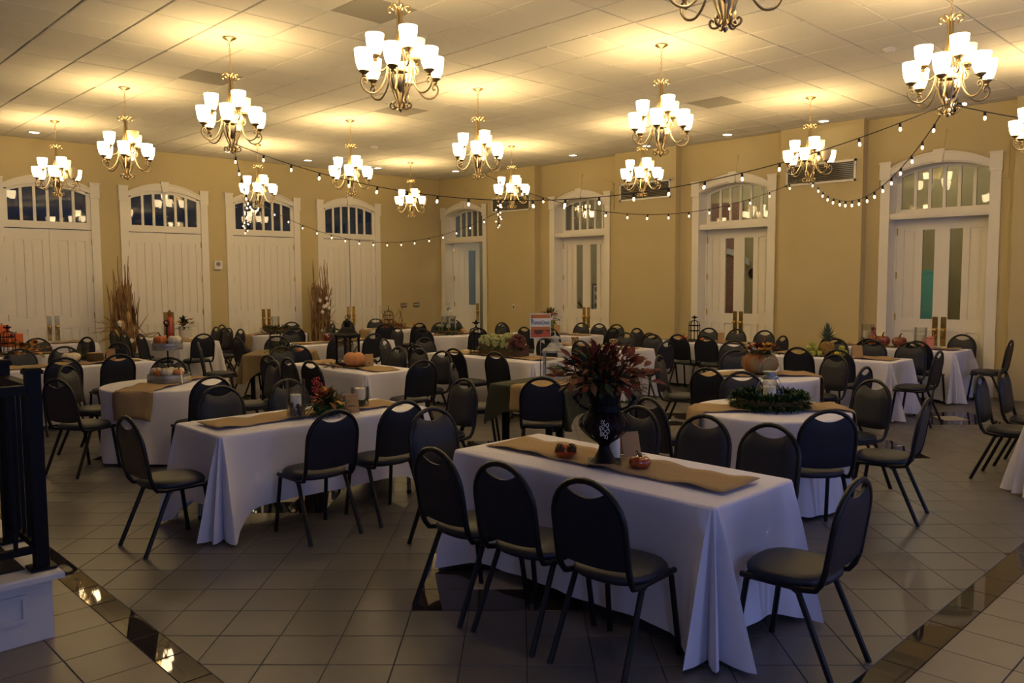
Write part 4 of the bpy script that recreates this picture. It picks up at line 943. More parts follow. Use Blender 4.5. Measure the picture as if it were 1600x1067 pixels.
# T1 - the urn of red leaves, pinecone bowl, glazed pumpkin, candle and card
UX, UY = 3.64, 2.97
r_ = root('footed_urn', (UX, UY, ZP), math.atan2(-UY, -UX), 'tall black strapwork metal urn with scroll handles on the nearest table', 'urn')
mk('foot', MB().box(-.095, .095, -.095, .095, 0, .014).lathe([(.085, .014), (.06, .035), (.038, .075), (.03, .105), (.042, .125), (.05, .13)], 24), 'black_metal', r_)
for i in range(16):
    a = 2*PI*i/16; pr = smooth_path([(.045, 0, .125), (.10, 0, .165), (.142, 0, .215), (.145, 0, .25), (.115, 0, .29), (.085, 0, .31)], 3)
    b = MB(); w = .011
    for j in range(len(pr)-1):
        p, q = pr[j], pr[j+1]; b.add([(p.x, -w, p.z), (p.x, w, p.z), (q.x, w, q.z), (q.x, -w, q.z), (p.x-.004, -w, p.z), (p.x-.004, w, p.z), (q.x-.004, w, q.z), (q.x-.004, -w, q.z)], [(0, 1, 2, 3), (4, 7, 6, 5), (0, 3, 7, 4), (1, 5, 6, 2)])
    mk('strap', b, 'black_metal', r_, None, (0, 0, a))
mk('neck_band', MB().lathe([(.083, .302), (.09, .31), (.09, .345), (.084, .352)], 28), 'black_metal', r_)
for i in range(18):
    b = MB(); pr = [(.086, .35), (.094, .40), (.108, .45), (.128, .50)]; w = .0115
    for (ra, za), (rb, zb) in zip(pr, pr[1:]): b.add([(ra, -w, za), (ra, w, za), (rb, w*1.2, zb), (rb, -w*1.2, zb), (ra-.004, -w, za), (ra-.004, w, za), (rb-.004, w, zb), (rb-.004, -w, zb)], [(0, 1, 2, 3), (4, 7, 6, 5), (0, 3, 7, 4), (1, 5, 6, 2)])
    mk('slat', b, 'black_metal', r_, None, (0, 0, 2*PI*i/18))
mk('rim', MB().tube([(.13*math.cos(2*PI*i/32), .13*math.sin(2*PI*i/32), .50) for i in range(32)], .007, 6, closed=True), 'black_metal', r_)
mk('liner', MB().lathe([(.03, .13), (.12, .21), (.122, .25), (.075, .31), (.075, .36), (.10, .47)], 20), 'urn_liner', r_)
for s in (-1, 1):
    mk('handle', MB().tube(smooth_path([(0, s*.09, .315), (0, s*.135, .335), (0, s*.165, .375), (0, s*.155, .405), (0, s*.135, .398), (0, s*.142, .38)], 4), .008, 6).sphere((0, s*.172, .385), .013, 8, 5), 'black_metal', r_)
sw = [(.150 - .02*abs(t-.5), .030*math.sin(t*19)*(1-.5*abs(2*t-1)), .175 + .10*t + .016*math.sin(t*38)) for t in [i/80 for i in range(81)]]
mk('scroll_monogram', MB().tube(sw, .0016, 4).tube([(.151, .022*math.cos(i*.45), .222 + .030*math.sin(i*.45)) for i in range(14)], .0016, 4), 'cotton', r_)
# bouquet of turning leaves standing in the urn: every leaf a part
r_ = root('leaf_bouquet', (UX, UY, ZP + .47), 0, 'big bouquet of dark red and green autumn leaves in the black urn', 'bouquet')
rn = random.Random(11); lm = {}
for m_ in ('leaf_red', 'leaf_rust', 'leaf_green'):
    for v_ in range(3): lm[(m_, v_)] = MB().leaf((0, 0, 0), (1, 0, 0), .078, .032, .1 + .2*v_).mesh('leaf', m_)
rt = Vector((CR.x, CR.y, 0)).normalized()
for i in range(292):
    a = rn.uniform(0, 2*PI); e = rn.uniform(-.55, 1.4); q = rn.uniform(.10, .25)
    d = Vector((math.cos(a)*math.cos(e), math.sin(a)*math.cos(e), math.sin(e))); p = Vector((d.x*q*1.12, d.y*q*1.12, .055 + d.z*q*.58))
    dd = (d + Vector((rn.uniform(-.55, .55), rn.uniform(-.55, .55), rn.uniform(-.25, .6)))).normalized()
    sd_ = p.dot(rt); w = rn.random() + sd_*1.6
    m_ = 'leaf_green' if w < .17 or (p.z < .03 and rn.random() < .35) else ('leaf_red' if w > .42 else 'leaf_rust')
    o = ob('leaf', lm[(m_, i % 3)], r_, p); o.rotation_mode = 'QUATERNION'; o.rotation_quaternion = dd.to_track_quat('X', 'Z') @ Matrix.Rotation(rn.uniform(-.9, .9), 4, 'X').to_quaternion(); s = rn.uniform(.7, 1.2); o.scale = (s, s, s)
foliage(r_, 'inner_foliage', 1000, .03, .24, -.01, .11, .055, .024, ['leaf_rust', 'leaf_green', 'leaf_red', 'leaf_rust'], 77, .75)
for i in range(14):
    a = 2*PI*i/14; mk('stem', MB().tube([(.03*math.cos(a), .03*math.sin(a), -.10), (.07*math.cos(a), .07*math.sin(a), .02), (.16*math.cos(a), .16*math.sin(a), .07 + .06*(i % 3))], .003, 4), 'stem_brown', r_)
for k_, (dx, dz) in enumerate(((-.145, -.16), (-.14, -.10), (-.13, -.05), (.13, -.03), (.14, -.07))):
    p = rt*dx - Vector((CF.x, CF.y, 0))*.03; o = ob('leaf', lm[('leaf_rust' if k_ == 0 else 'leaf_green', k_ % 3)], r_, (p.x, p.y, dz)); o.rotation_euler = (rn.uniform(0, 6), 1.2, rn.uniform(0, 6)); o.scale = (.7, .7, .7)
r_ = root('pinecone_bowl', (3.63, 3.26, ZP), R(40), 'small orange boat-shaped bowl left of the urn', 'bowl')
b = MB(); N = 24
for rr, zz in ((.045, 0), (.078, .026), (.092, .040), (.085, .038), (.045, .010)):
    b.v += [(rr*1.25*math.cos(2*PI*j/N), rr*.8*math.sin(2*PI*j/N), zz + (.008*math.cos(4*PI*j/N) if zz > .02 else 0)) for j in range(N)]
for q in range(4): b.f += [(q*N+j, q*N+(j+1) % N, (q+1)*N+(j+1) % N, (q+1)*N+j) for j in range(N)]
b.f += [tuple(range(N))[::-1], tuple(4*N+j for j in range(N))]; b.mi = [0]*len(b.f); mk('bowl_shell', b, 'orange_paint', r_)
for k_, (x, y, lab) in enumerate(((-.03, .008, 'dark pinecone at left in the orange bowl'), (.03, -.004, 'dark pinecone at right in the orange bowl'))):
    p = root('pinecone', (3.63 + 1.15*x*math.cos(R(-45)) , 3.26 + 1.15*x*math.sin(R(-45)), ZP + .010), k_*2, lab, 'pinecone'); mk('core', MB().sphere((0, 0, .026), .03, 8, 5, 1.0), 'stem_brown', p); b = MB()
    for i in range(46): ph = i*2.4; zz = i/46; rr = .044*math.sin(PI*(.15 + .8*zz)); b.leaf((rr*.5*math.cos(ph), rr*.5*math.sin(ph), zz*.055), (math.cos(ph), math.sin(ph), .5), .02, .018, -.3)
    tag(mk('scales', b, 'stem_brown', p), kind='stuff')
p_ = pumpkin(3.68, 2.745, ZP, .062, .075, 'pumpkin_red', 'small glazed red-orange pumpkin with curled leaf right of the urn', 9)
mk('leaf', MB().leaf((.005, 0, .074), (.7, -.7, .15), .06, .026, .1).leaf((0, .005, .074), (-.3, -.8, .2), .05, .022, .2), 'leaf_green', p_); mk('tendril', MB().tube([(-.01 - .012*math.cos(t*.9), .012*math.sin(t*.9) + .004*t, .076 + .002*t) for t in range(9)], .0016, 4), 'leaf_olive', p_)
r_ = root('pillar_candle', (3.79, 3.02, ZP), 0, 'white pillar candle standing behind the black urn', 'candle'); candle(r_, 0, 0, 0, .038, .16)
tent(3.90, 2.99, ZP, 60, .11, .15, 'tan folded card standing behind the white pillar candle', 'kraft')

# T2
glass_cyl(3.19, 5.68, ZP, .072, .30, 'nuts', .12, 'tall glass cylinder with nuts and white candle on second table', .12)
r_ = glass_cyl(3.86, 5.80, ZP, .076, .17, 'moss', .07, 'short glass cylinder with moss and white candle on second table', .12)
r_ = root('berry_arrangement', (3.45, 5.64, ZP), 0, 'mossy basket arrangement with red berry sprays on the second table', 'flower arrangement')
mk('basket', MB().lathe([(.07, 0), (.11, .04), (.125, .08), (.10, .085)], 18), 'leaf_dark', r_)
foliage(r_, 'greenery', 420, .04, .16, .04, .11, .06, .018, ['leaf_dark', 'leaf_green', 'moss'], 21, .7, .4)
foliage(r_, 'rust_leaves', 40, .05, .12, .12, .06, .07, .035, ['leaf_rust', 'leaf_orange'], 22, .9)
b = MB(); rn = random.Random(5)
for i in range(90): t = rn.random(); b.sphere((-.08 + rn.uniform(-.06, .06)*(1-.6*t), .03 + rn.uniform(-.05, .05)*(1-.6*t), .12 + .18*t), .0085, 6, 4)
tag(mk('berries', b, 'petal_red', r_), kind='stuff'); mk('berry_stem', MB().tube([(-.03, 0, .06), (-.07, .03, .2), (-.085, .035, .30)], .003, 4).tube([(-.02, 0, .06), (-.12, 0, .16)], .003, 4), 'stem_brown', r_)
tent(3.66, 5.62, ZP, 68, .10, .15, 'cream folded card between basket and short glass on second table')

# T3 tiered tray
r_ = root('tiered_tray', (3.40, 8.70, ZP), 0, 'two-tier galvanised tray holding little pumpkins', 'tray')
def pan(z, r, h): return MB().lathe([(r*.97, z), (r, z+.01), (r, z+h*.4), (r+.004, z+h*.45), (r, z+h*.5), (r+.004, z+h*.62), (r, z+h*.68), (r, z+h-.004), (r+.006, z+h), (r-.004, z+h), (r-.004, z+.014), (.01, z+.012)], 40)
mk('lower_tray', pan(0, .21, .09), 'galvanized', r_); mk('upper_tray', pan(.345, .152, .075), 'galvanized', r_); mk('post', MB().tube([(0, 0, .01), (0, 0, .60)], .008, 8), 'black_metal', r_)
mk('handle', MB().tube([(.028*math.cos(2*PI*i/16), .028*math.sin(2*PI*i/16)*.7, .60 + .05*(.5 + .5*math.sin(2*PI*i/16))) for i in range(16)], .007, 6, closed=True).sphere((0, 0, .6), .02, 8, 5), 'black_metal', r_)
for dx, dy, r2, m_, lab in ((-.12, -.02, .058, 'pumpkin_white', 'white little pumpkin leftmost in the lower galvanised tray'), (-.06, -.12, .045, 'pumpkin_orange', 'orange little pumpkin at front in the lower galvanised tray'), (.03, -.11, .062, 'pumpkin_white', 'largest white pumpkin at front in the lower galvanised tray'), (-.02, .08, .055, 'pumpkin_white', 'cream pumpkin at back in the lower galvanised tray'), (.10, .02, .055, 'pumpkin_white', 'cream pumpkin right of the post in the lower galvanised tray'), (.14, -.08, .05, 'pumpkin_pale', 'pale tan pumpkin rightmost in the lower galvanised tray')):
    a = YAW - PI/2; pumpkin(3.40 + dx*math.cos(a) - dy*math.sin(a), 8.70 + dx*math.sin(a) + dy*math.cos(a), ZP + .070, r2*1.08, r2*1.55, m_, lab, 8, cat='pumpkin')
a = YAW - PI/2
pumpkin(3.40 - .07*math.cos(a), 8.70 - .07*math.sin(a), ZP + .395, .075, .10, 'pumpkin_orange', 'orange gourd in the upper galvanised tray', 8); pumpkin(3.40 + .075*math.cos(a), 8.70 + .075*math.sin(a), ZP + .395, .072, .10, 'pumpkin_white', 'white striped pumpkin in the upper galvanised tray', 9)
r_ = root('white_stick', (3.47, 8.46, ZP), R(40), 'slim white stick leaning on the lower galvanised tray', 'stick'); mk('shaft', MB().tube([(-.05, 0, 0), (.02, .045, .13)], .006, 6), 'cotton', r_); mk('tip', MB().sphere((.02, .045, .13), .008, 6, 4), 'cotton', r_)

# T4 striped gourd, log slice, card
pumpkin(3.35, 11.83, ZP, .12, .13, 'pumpkin_white', 'cream and green striped squash on the striped cloth table', 9, cat='squash', name='striped_squash')
r_ = root('log_slice', (3.62, 11.72, ZP), 0, 'dark log slice beside a glass jar on the squash table', 'log slice'); mk('bark', MB().lathe([(.10, 0), (.105, .03), (.1, .11), (.095, .112)], 18, rib=lambda a: 1+.05*math.sin(5*a)), 'stem_brown', r_); mk('cut_face', MB().lathe([(.088, .112), (.087, .115)], 18), 'wood_light', r_)
glass_cyl(3.52, 11.86, ZP, .065, .22, 'moss', .08, 'glass jar of moss beside the log slice')
tent(3.75, 11.52, ZP, 62, .10, .17, 'tan folded card beside the log slice')
# T4b leaves and birdcage
birdcage(3.05, 13.72, ZP, .095, .44, 'black wire birdcage among orange leaves at the far left')
r_ = root('leaf_garland', (3.28, 13.62, ZP), 0, 'loose garland of orange maple leaves beside the birdcage', 'garland'); mk('vine', MB().tube([(-.35, 0, .02), (-.1, .05, .03), (.15, -.04, .03), (.4, .03, .02)], .008, 5), 'stem_brown', r_)
foliage(r_, 'maple_leaves', 80, .04, .34, .02, .14, .10, .07, ['leaf_orange', 'leaf_orange', 'leaf_rust', 'leaf_olive'], 33, .55)
glass_cyl(2.82, 13.8, ZP, .085, .26, 'moss', .20, 'glass cylinder of moss and leaves left of the far-left birdcage')
for x, y, s, h, lab in ((3.42, 15.75, .11, .30, 'tall orange box at back of the orange stack'), (3.62, 15.72, .10, .17, 'lower orange box right of the tall one'), (3.5, 15.53, .12, .11, 'short orange box in front of the tall one')):
    r_ = root('orange_box', (x, y, ZP), R(12), lab, 'box', 'orange painted boxes'); mk('box_body', MB().chbox(-s/2*1.6, s/2*1.6, -s/2*1.3, s/2*1.3, 0, h*1.15, .006), 'orange_paint', r_, smooth=False); mk('knob', MB().lathe([(.012, h*1.15), (.02, h*1.15+.02), (.006, h*1.15+.035)], 8), 'wood_light', r_)

# T5
r_ = root('tall_bottle', (6.0, 15.2, ZP), 0, 'tall square-shouldered red glass bottle with a stopper', 'bottle'); mk('bottle_body', MB().lathe([(.062, 0), (.066, .02), (.064, .36), (.05, .385), (.034, .40), (.036, .46)], 16), 'red_glass', r_); mk('stopper', MB().lathe([(.036, .46), (.04, .48), (.026, .51), (.012, .535)], 12), 'stem_brown', r_)
r_ = root('sunflower_pot', (6.22, 15.12, ZP), 0, 'white pot of sunflowers and rust mums beside the red bottle', 'flower pot'); mk('pot', MB().lathe([(.075, 0), (.085, .03), (.095, .20), (.102, .21), (.09, .21), (.08, .18)], 20), 'pot_white', r_)
foliage(r_, 'greenery', 90, .03, .15, .20, .15, .09, .035, ['leaf_dark', 'leaf_green'], 41, .8)
for k_, (dx, dy, dz, m_) in enumerate(((-.10, -.05, .30, 'petal_yellow'), (.02, -.10, .33, 'leaf_rust'), (.12, -.12, .28, 'petal_yellow'), (.03, .04, .38, 'petal_orange'), (-.04, -.12, .26, 'petal_red'), (.14, .0, .34, 'petal_orange'))): flower_head(r_, (dx, dy, dz), .065, m_, 'stem_brown', k_)
# T6 brown table
birdcage(6.02, 11.28, TZ, .085, .40, 'dark wire birdcage in greenery on the brown burlap table', False)
r_ = root('greenery_nest', (6.08, 11.12, TZ), 0, 'low nest of dark greenery with an orange gourd on the brown table', 'greenery'); foliage(r_, 'greenery', 150, .08, .24, .02, .10, .09, .03, ['leaf_dark', 'moss', 'leaf_green'], 51, .5); mk('twig_ring', MB().tube([(.17*math.cos(i), .17*math.sin(i), .02) for i in [2*PI*k_/16 for k_ in range(16)]], .015, 5, closed=True), 'stem_brown', r_)
pumpkin(6.25, 11.0, TZ, .055, .06, 'pumpkin_orange', 'tiny orange gourd on the brown burlap table', 8)
# T7
r_ = lantern(5.66, 8.76, ZP, .22, .62, 'black_metal', 'tall black metal lantern behind the orange pumpkin', 0)
b = MB(); rn = random.Random(8)
for i in range(9): a = rn.uniform(0, 6.28); b.tube([(0, 0, .04), (.03*math.cos(a), .03*math.sin(a), .16), (.07*math.cos(a), .07*math.sin(a), .28 + rn.uniform(-.05, .03))], .002, 4)
mk('twigs', b, 'stem_brown', r_)
pumpkin(5.62, 8.55, ZP, .135, .19, 'pumpkin_pale', 'pale orange carving pumpkin in front of the black lantern', 10)
r_ = root('leaf_trail', (5.62, 8.72, ZP), 0, 'scattered green and rust leaves around the black lantern', 'garland'); foliage(r_, 'leaves', 110, .12, .32, .005, .05, .07, .03, ['leaf_dark', 'leaf_green', 'leaf_red', 'leaf_olive'], 71, .12); mk('vine', MB().tube([(-.05, -.32, .01), (.05, -.1, .015), (-.04, .15, .015), (.03, .34, .01)], .005, 5), 'stem_brown', r_)
tent(5.80, 8.50, ZP, 62, .10, .15, 'cream folded card right of the orange pumpkin')
# T8
ring_wreath(8.15, 15.25, ZP, .22, .11, 420, ['leaf_dark', 'leaf_green', 'leaf_red'], 'dark green wreath around a glass jar on the far left round table', .06, .024, 4)
glass_cyl(8.15, 15.25, ZP, .08, .34, 'hydrangea_dark', .12, 'glass jar standing inside the far left wreath', 0)
r_ = root('orange_card', (8.52, 14.92, ZP), R(50), 'small orange leaf-shaped card beside the far left wreath', 'card'); mk('card_panel', MB().prism([(-.07, 0), (.07, 0), (.05, .16), (-.04, .13)], lambda a, z, d: (a, d, z), 0, .006), 'paper_orange', r_, smooth=False); mk('easel', MB().prism([(-.01, 0), (.01, 0), (.004, .12), (-.004, .12)], lambda a, z, d: (a, d, z), .006, .03), 'kraft', r_, smooth=False)
# T9
for x, y, h, lab in ((7.62, 12.42, .24, 'wide glass jar of red candle filler at left on the back table'), (7.98, 12.36, .28, 'taller glass jar of red filler at right on the back table')): glass_cyl(x, y, ZP, .085, h, 'petal_red', h*.55, lab, h*.28)
# T10
birdcage(10.62, 14.78, ZP, .10, .50, 'black wire birdcage in a twig nest near the room corner', False)
r_ = root('twig_nest', (10.6, 14.62, ZP), 0, 'rusty twig nest with stray branches around the corner birdcage', 'nest'); b = MB(); rn = random.Random(10)
for i in range(70): a = rn.uniform(0, 6.28); rr = rn.uniform(.16, .3); b.tube([(rr*math.cos(a + t*.35), rr*math.sin(a + t*.35), .02 + rn.uniform(0, .10)*(1 + (t if i % 6 == 0 else 0))) for t in range(5)], .004, 4)
tag(mk('twigs', b, 'leaf_rust', r_), kind='stuff'); foliage(r_, 'leaves', 40, .15, .36, .02, .12, .08, .03, ['leaf_rust', 'leaf_red'], 101, .5)
r_ = root('orange_card', (10.98, 14.32, ZP), R(50), 'small orange leaf-shaped card by the twig nest', 'card'); mk('card_panel', MB().prism([(-.08, 0), (.08, 0), (.06, .16), (-.05, .13)], lambda a, z, d: (a, d, z), 0, .006), 'paper_orange', r_, smooth=False); mk('easel', MB().prism([(-.01, 0), (.01, 0), (.004, .12), (-.004, .12)], lambda a, z, d: (a, d, z), .006, .03), 'kraft', r_, smooth=False)
# T11
ring_wreath(10.35, 12.4, ZP, .23, .10, 600, ['leaf_dark', 'leaf_dark', 'leaf_green'], 'green wreath circling the white lantern before the corner door', .055, .022, 6)
r_ = lantern(10.35, 12.4, ZP, .21, .60, 'lantern_white', 'weathered white lantern inside a green wreath before the corner door', 12); candle(r_, 0, 0, .04, .04, .14)
for dx, lab in ((-.12, 'tiny orange gourd left of the white wreathed lantern'), (.15, 'tiny orange gourd right of the white wreathed lantern')): pumpkin(10.35 + dx*.7, 12.2 - dx*.7, ZP + .04, .05, .07, 'pumpkin_pale', lab, 8)
# T12 planter box
birdcage(7.86, 8.80, ZP, .095, .49, 'black wire birdcage at the left end of the wooden planter box')
r_ = root('planter_box', (7.88, 8.25, ZP), 0, 'dark wooden planter box filled with hydrangea heads', 'planter')
for s in (-1, 1): mk('side_board', MB().box(s*.12-.008, s*.12+.008, -.38, .38, 0, .16), 'wood_box', r_, smooth=False); mk('end_board', MB().box(-.112, .112, s*.37-.008, s*.37+.008, 0, .165), 'wood_box', r_, smooth=False)
mk('bottom_board', MB().box(-.112, .112, -.362, .362, 0, .015), 'wood_box', r_, smooth=False)
for k_, (dy, m_, s, lab) in enumerate(((.36, 'hydrangea', .085, 'small pale green hydrangea head at the left end of the planter box'), (.20, 'hydrangea', .105, 'second pale green hydrangea head from the left in the planter'), (.03, 'hydrangea', .10, 'third pale green hydrangea head from the left in the planter'), (-.16, 'hydrangea', .125, 'largest olive hydrangea head in the planter'), (-.38, 'hydrangea_dark', .12, 'dark burgundy hydrangea head at the right end of the planter'))):
    f_ = root('hydrangea', (7.82 + .02*(k_ % 2), 8.25 + dy*.9, ZP + .20), 0, lab, 'hydrangea'); b = MB(); rn = random.Random(k_)
    for i in range(70):
        v = Vector((rn.gauss(0, 1), rn.gauss(0, 1), rn.gauss(0, 1))).normalized(); b.blob(tuple(v*s*.82), s*.26, .25, 6, 4, 1, i)
    tag(mk('florets', b, m_, f_), kind='stuff'); mk('stalk', MB().tube([(0, 0, -.17), (0, 0, -.02)], .006, 5), 'leaf_green', f_)
    mk('leaf', MB().leaf((-.05, .02, -.06), (-1, .1, -.5), .11, .07, .3).leaf((-.04, -.03, -.05), (-.8, -.6, -.5), .10, .06, .3), 'leaf_green', f_)
for dy, lab in ((.12, 'white pumpkin tucked behind the left hydrangeas'), (-.26, 'white pumpkin behind the burgundy hydrangea')): pumpkin(7.95, 8.25 + dy, ZP + .10, .09, .14, 'pumpkin_white', lab, 10)
# T13 sign and lantern
r_ = root('table_sign', (6.34, 6.06, TZ + .012), math.atan2(-6.06, -6.34) + PI/2 + R(8), 'white framed sign with orange bands and blue lettering on a thin stand', 'sign')
mk('stand_pole', MB().tube([(0, 0, .012), (0, 0, .47)], .005, 8), 'galvanized', r_); mk('stand_base', MB().lathe([(.06, 0), (.06, .008), (.01, .014)], 20), 'galvanized', r_)
bd = mk('board', MB().box(-.112, .112, -.004, .004, .40, .665), 'sign_white', r_, (0, 0, .035), smooth=False)
for z0, z1, m_ in ((.615, .655, 'sign_orange'), (.49, .523, 'sign_orange'), (.41, .49, 'sign_brown')): mk('printed_band', MB().box(-.105, .105, -.0052, -.003, z0, z1), m_, bd, smooth=False)
for x, z, s in ((-.075, .432, .03), (-.03, .425, .024), (-.085, .47, .02), (.02, .43, .03), (.07, .428, .032), (.05, .464, .028), (.09, .462, .018), (-.005, .42, .014)):
    b = MB(); pts = [(max(-.105, min(.105, x + s*math.cos(2*PI*i/16))), max(.41, min(.49, z + s*.75*math.sin(2*PI*i/16)))) for i in range(16)]; b.prism(pts, lambda a, zz, d: (a, d, zz), -.0062, -.005); mk('printed_pumpkin', b, 'sign_pumpkin', bd, smooth=False)
def text(body, x, z, size, m_, parent, xs=1):
    cu = bpy.data.curves.new('lettering', 'FONT'); cu.body = body; cu.size = size; cu.extrude = .0004; cu.offset = .0009; cu.align_x = 'LEFT'
    t = bpy.data.objects.new('lettering_source', cu); COL.objects.link(t); me = bpy.data.meshes.new_from_object(t); bpy.data.objects.remove(t); me.materials.append(M[m_]) if not me.materials else None
    if me.materials: me.materials[0] = M[m_]
    return ob('lettering', me, parent, (x, -.0058, z), (R(90), 0, 0), (xs, 1, 1)), max(v.co.x for v in me.vertices)*xs
o, w = text('Switch', -.080, .550, .058, 'ink_blue', bd, .62); text('Desk', -.080 + w + .004, .550, .058, 'ink_teal', bd, .66)
b = MB().prism([(-.102, .61), (-.082, .612), (-.084, .57), (-.09, .535), (-.098, .56)], lambda a, zz, d: (a, d, zz), -.006, -.005); mk('printed_emblem', b, 'ink_teal', bd, smooth=False)
r_ = lantern(6.42, 5.92, TZ + .012, .25, .50, 'lantern_white', 'weathered white lantern beside the orange sign on the green table', 40); candle(r_, 0, .02, .04, .04, .12)
b = MB(); b.tube([(.085*math.cos(2*PI*i/24), -.126, .15 + .105*math.sin(2*PI*i/24)) for i in range(24)], .004, 5, closed=True); mk('front_ring', b, 'lantern_white', r_)
pumpkin(6.40, 5.84, TZ + .054, .075, .09, 'pumpkin_glazed', 'small rusty pumpkin inside the white lantern by the sign', 9)
r_ = root('maple_sprig', (6.37, 5.70, TZ + .012), 0, 'rust maple leaf sprig leaning on the white lantern by the sign', 'leaf sprig'); mk('stem', MB().tube([(0, 0, 0), (.01, .02, .2)], .003, 4), 'stem_brown', r_)
for k_ in range(7): a = k_*.9; mk('leaf', MB().leaf((.005, .01, .12 + .02*k_), (math.cos(a), math.sin(a), .5), .12, .05, .2), 'leaf_rust', r_)
# T14
r_ = root('green_vase', (11.88, 11.1, ZP), 0, 'lime green tapered vase of orange roses before a recessed door', 'vase'); mk('vase_body', MB().lathe([(.065, 0), (.075, .03), (.10, .20), (.12, .245), (.11, .248), (.09, .20)], 22), 'vase_green', r_)
foliage(r_, 'greenery', 130, .05, .22, .24, .2, .10, .035, ['leaf_dark', 'leaf_green', 'leaf_olive'], 141, .8)
for k_, (dx, dy, dz, m_) in enumerate(((-.10, .02, .33, 'petal_orange'), (-.03, -.08, .37, 'petal_orange'), (.04, .06, .43, 'petal_yellow'), (.08, -.08, .36, 'leaf_rust'), (-.06, .12, .35, 'petal_orange'))): flower_head(r_, (dx, dy, dz), .08, m_, 'petal_yellow', k_+20)
tent(11.9, 10.92, ZP, 40, .12, .16, 'small white easel card beside the green vase')
# T15 votives
for y, lab in ((8.78, 'woven votive holder at left on the two-votive table'), (7.98, 'woven votive holder at right on the two-votive table')):
    r_ = root('votive_holder', (10.0, y, ZP), 0, lab, 'candle holder', 'woven votive holders'); mk('cup', MB().lathe([(.045, 0), (.05, .01), (.062, .125), (.066, .13), (.058, .13), (.045, .02)], 18), 'woven', r_); b = MB()
    for i in range(8):
        for s in (1, -1): b.tube([((.05 + .013*t)*math.cos(2*PI*i/8 + s*t*.8), (.05 + .013*t)*math.sin(2*PI*i/8 + s*t*.8), .008 + .118*t) for t in (0, .25, .5, .75, 1)], .003, 4)
    mk('weave', b, 'card', r_); mk('candle', MB().lathe([(.04, .09), (.04, .128)], 12), 'votive_glow', r_)
# T16
birdcage(12.06, 7.86, ZP, .095, .44, 'black wire birdcage left of the small card near the brick-view door')
for x, y, r2, lab in ((11.98, 8.02, .07, 'small orange pumpkin left of the right-hand birdcage'), (12.0, 7.68, .055, 'smallest orange pumpkin right of the right-hand birdcage')): pumpkin(x, y, ZP, r2, r2*1.3, 'pumpkin_orange', lab, 9)
tent(12.05, 7.33, ZP, 40, .10, .16, 'small tan folded card on the right birdcage table')
# T17
r_ = pumpkin(8.3, 4.55, ZP, .205, .25, 'pumpkin_heirloom', 'large mottled heirloom pumpkin topped with autumn flowers', 11, False)
r_ = root('pumpkin_bouquet', (8.3, 4.55, ZP + .235), 0, 'red and yellow mum bouquet set on the large mottled pumpkin', 'bouquet'); foliage(r_, 'greenery', 130, .06, .2, .0, .10, .08, .03, ['leaf_dark', 'leaf_rust', 'leaf_red', 'leaf_olive'], 171, .5); mk('moss_pad', MB().lathe([(.05, -.02), (.12, 0), (.08, .03)], 16), 'moss', r_)
rn = random.Random(17)
for k_ in range(13):
    a = k_*2.4; q = .17*math.sqrt((k_+.5)/13); flower_head(r_, (q*math.cos(a), q*math.sin(a), .07 - .25*q + rn.uniform(0, .03)), .05 + .015*(k_ % 3), ('petal_red', 'petal_orange', 'petal_yellow', 'petal_red', 'leaf_red')[k_ % 5], 'stem_brown', k_+40)
mk('curly_twig', MB().tube([(.02*math.cos(t*.8), -.03 + .02*math.sin(t*.8), .08 + .012*t) for t in range(12)], .003, 4), 'petal_red', r_)
# T18
ring_wreath(6.22, 3.32, ZP, .25, .105, 2400, ['leaf_dark', 'leaf_dark', 'leaf_green'], 'thick boxwood wreath lying around the glass lantern', .045, .022, 9)
r_ = root('glass_lantern', (6.22, 3.32, ZP), 0, 'round glass lantern with wire bail and white candle in boxwood wreath', 'lantern')
mk('glass_globe', MB().lathe([(.06, .01), (.085, .05), (.102, .10), (.10, .14), (.078, .185), (.056, .215), (.056, .24)], 26, cap=False), 'clear_glass', r_); mk('metal_base', MB().lathe([(.07, 0), (.07, .012), (.06, .018)], 22), 'galvanized', r_)
mk('collar', MB().lathe([(.06, .235), (.066, .24), (.066, .258), (.045, .262), (.045, .285), (.058, .288), (.058, .298), (.03, .30)], 22), 'galvanized', r_)
b = MB(); bd_ = rt
b.tube(smooth_path([tuple(bd_*-.068 + Vector((0, 0, .245))), tuple(bd_*-.115 + Vector((0, 0, .12))), tuple(bd_*-.085 + Vector((0, 0, .04)))], 4), .003, 5); b.tube(smooth_path([tuple(bd_*.068 + Vector((0, 0, .245))), tuple(bd_*.115 + Vector((0, 0, .12))), tuple(bd_*.085 + Vector((0, 0, .04)))], 4), .003, 5)
b.tube([tuple(bd_*(.09*math.cos(R(a)))*(1 if True else 0) + Vector((0, 0, .29 + (.12*math.sin(R(a)))))) for a in range(0, 181, 12)], .0035, 5); mk('bail', b, 'galvanized', r_)
candle(r_, 0, 0, .015, .05, .16)
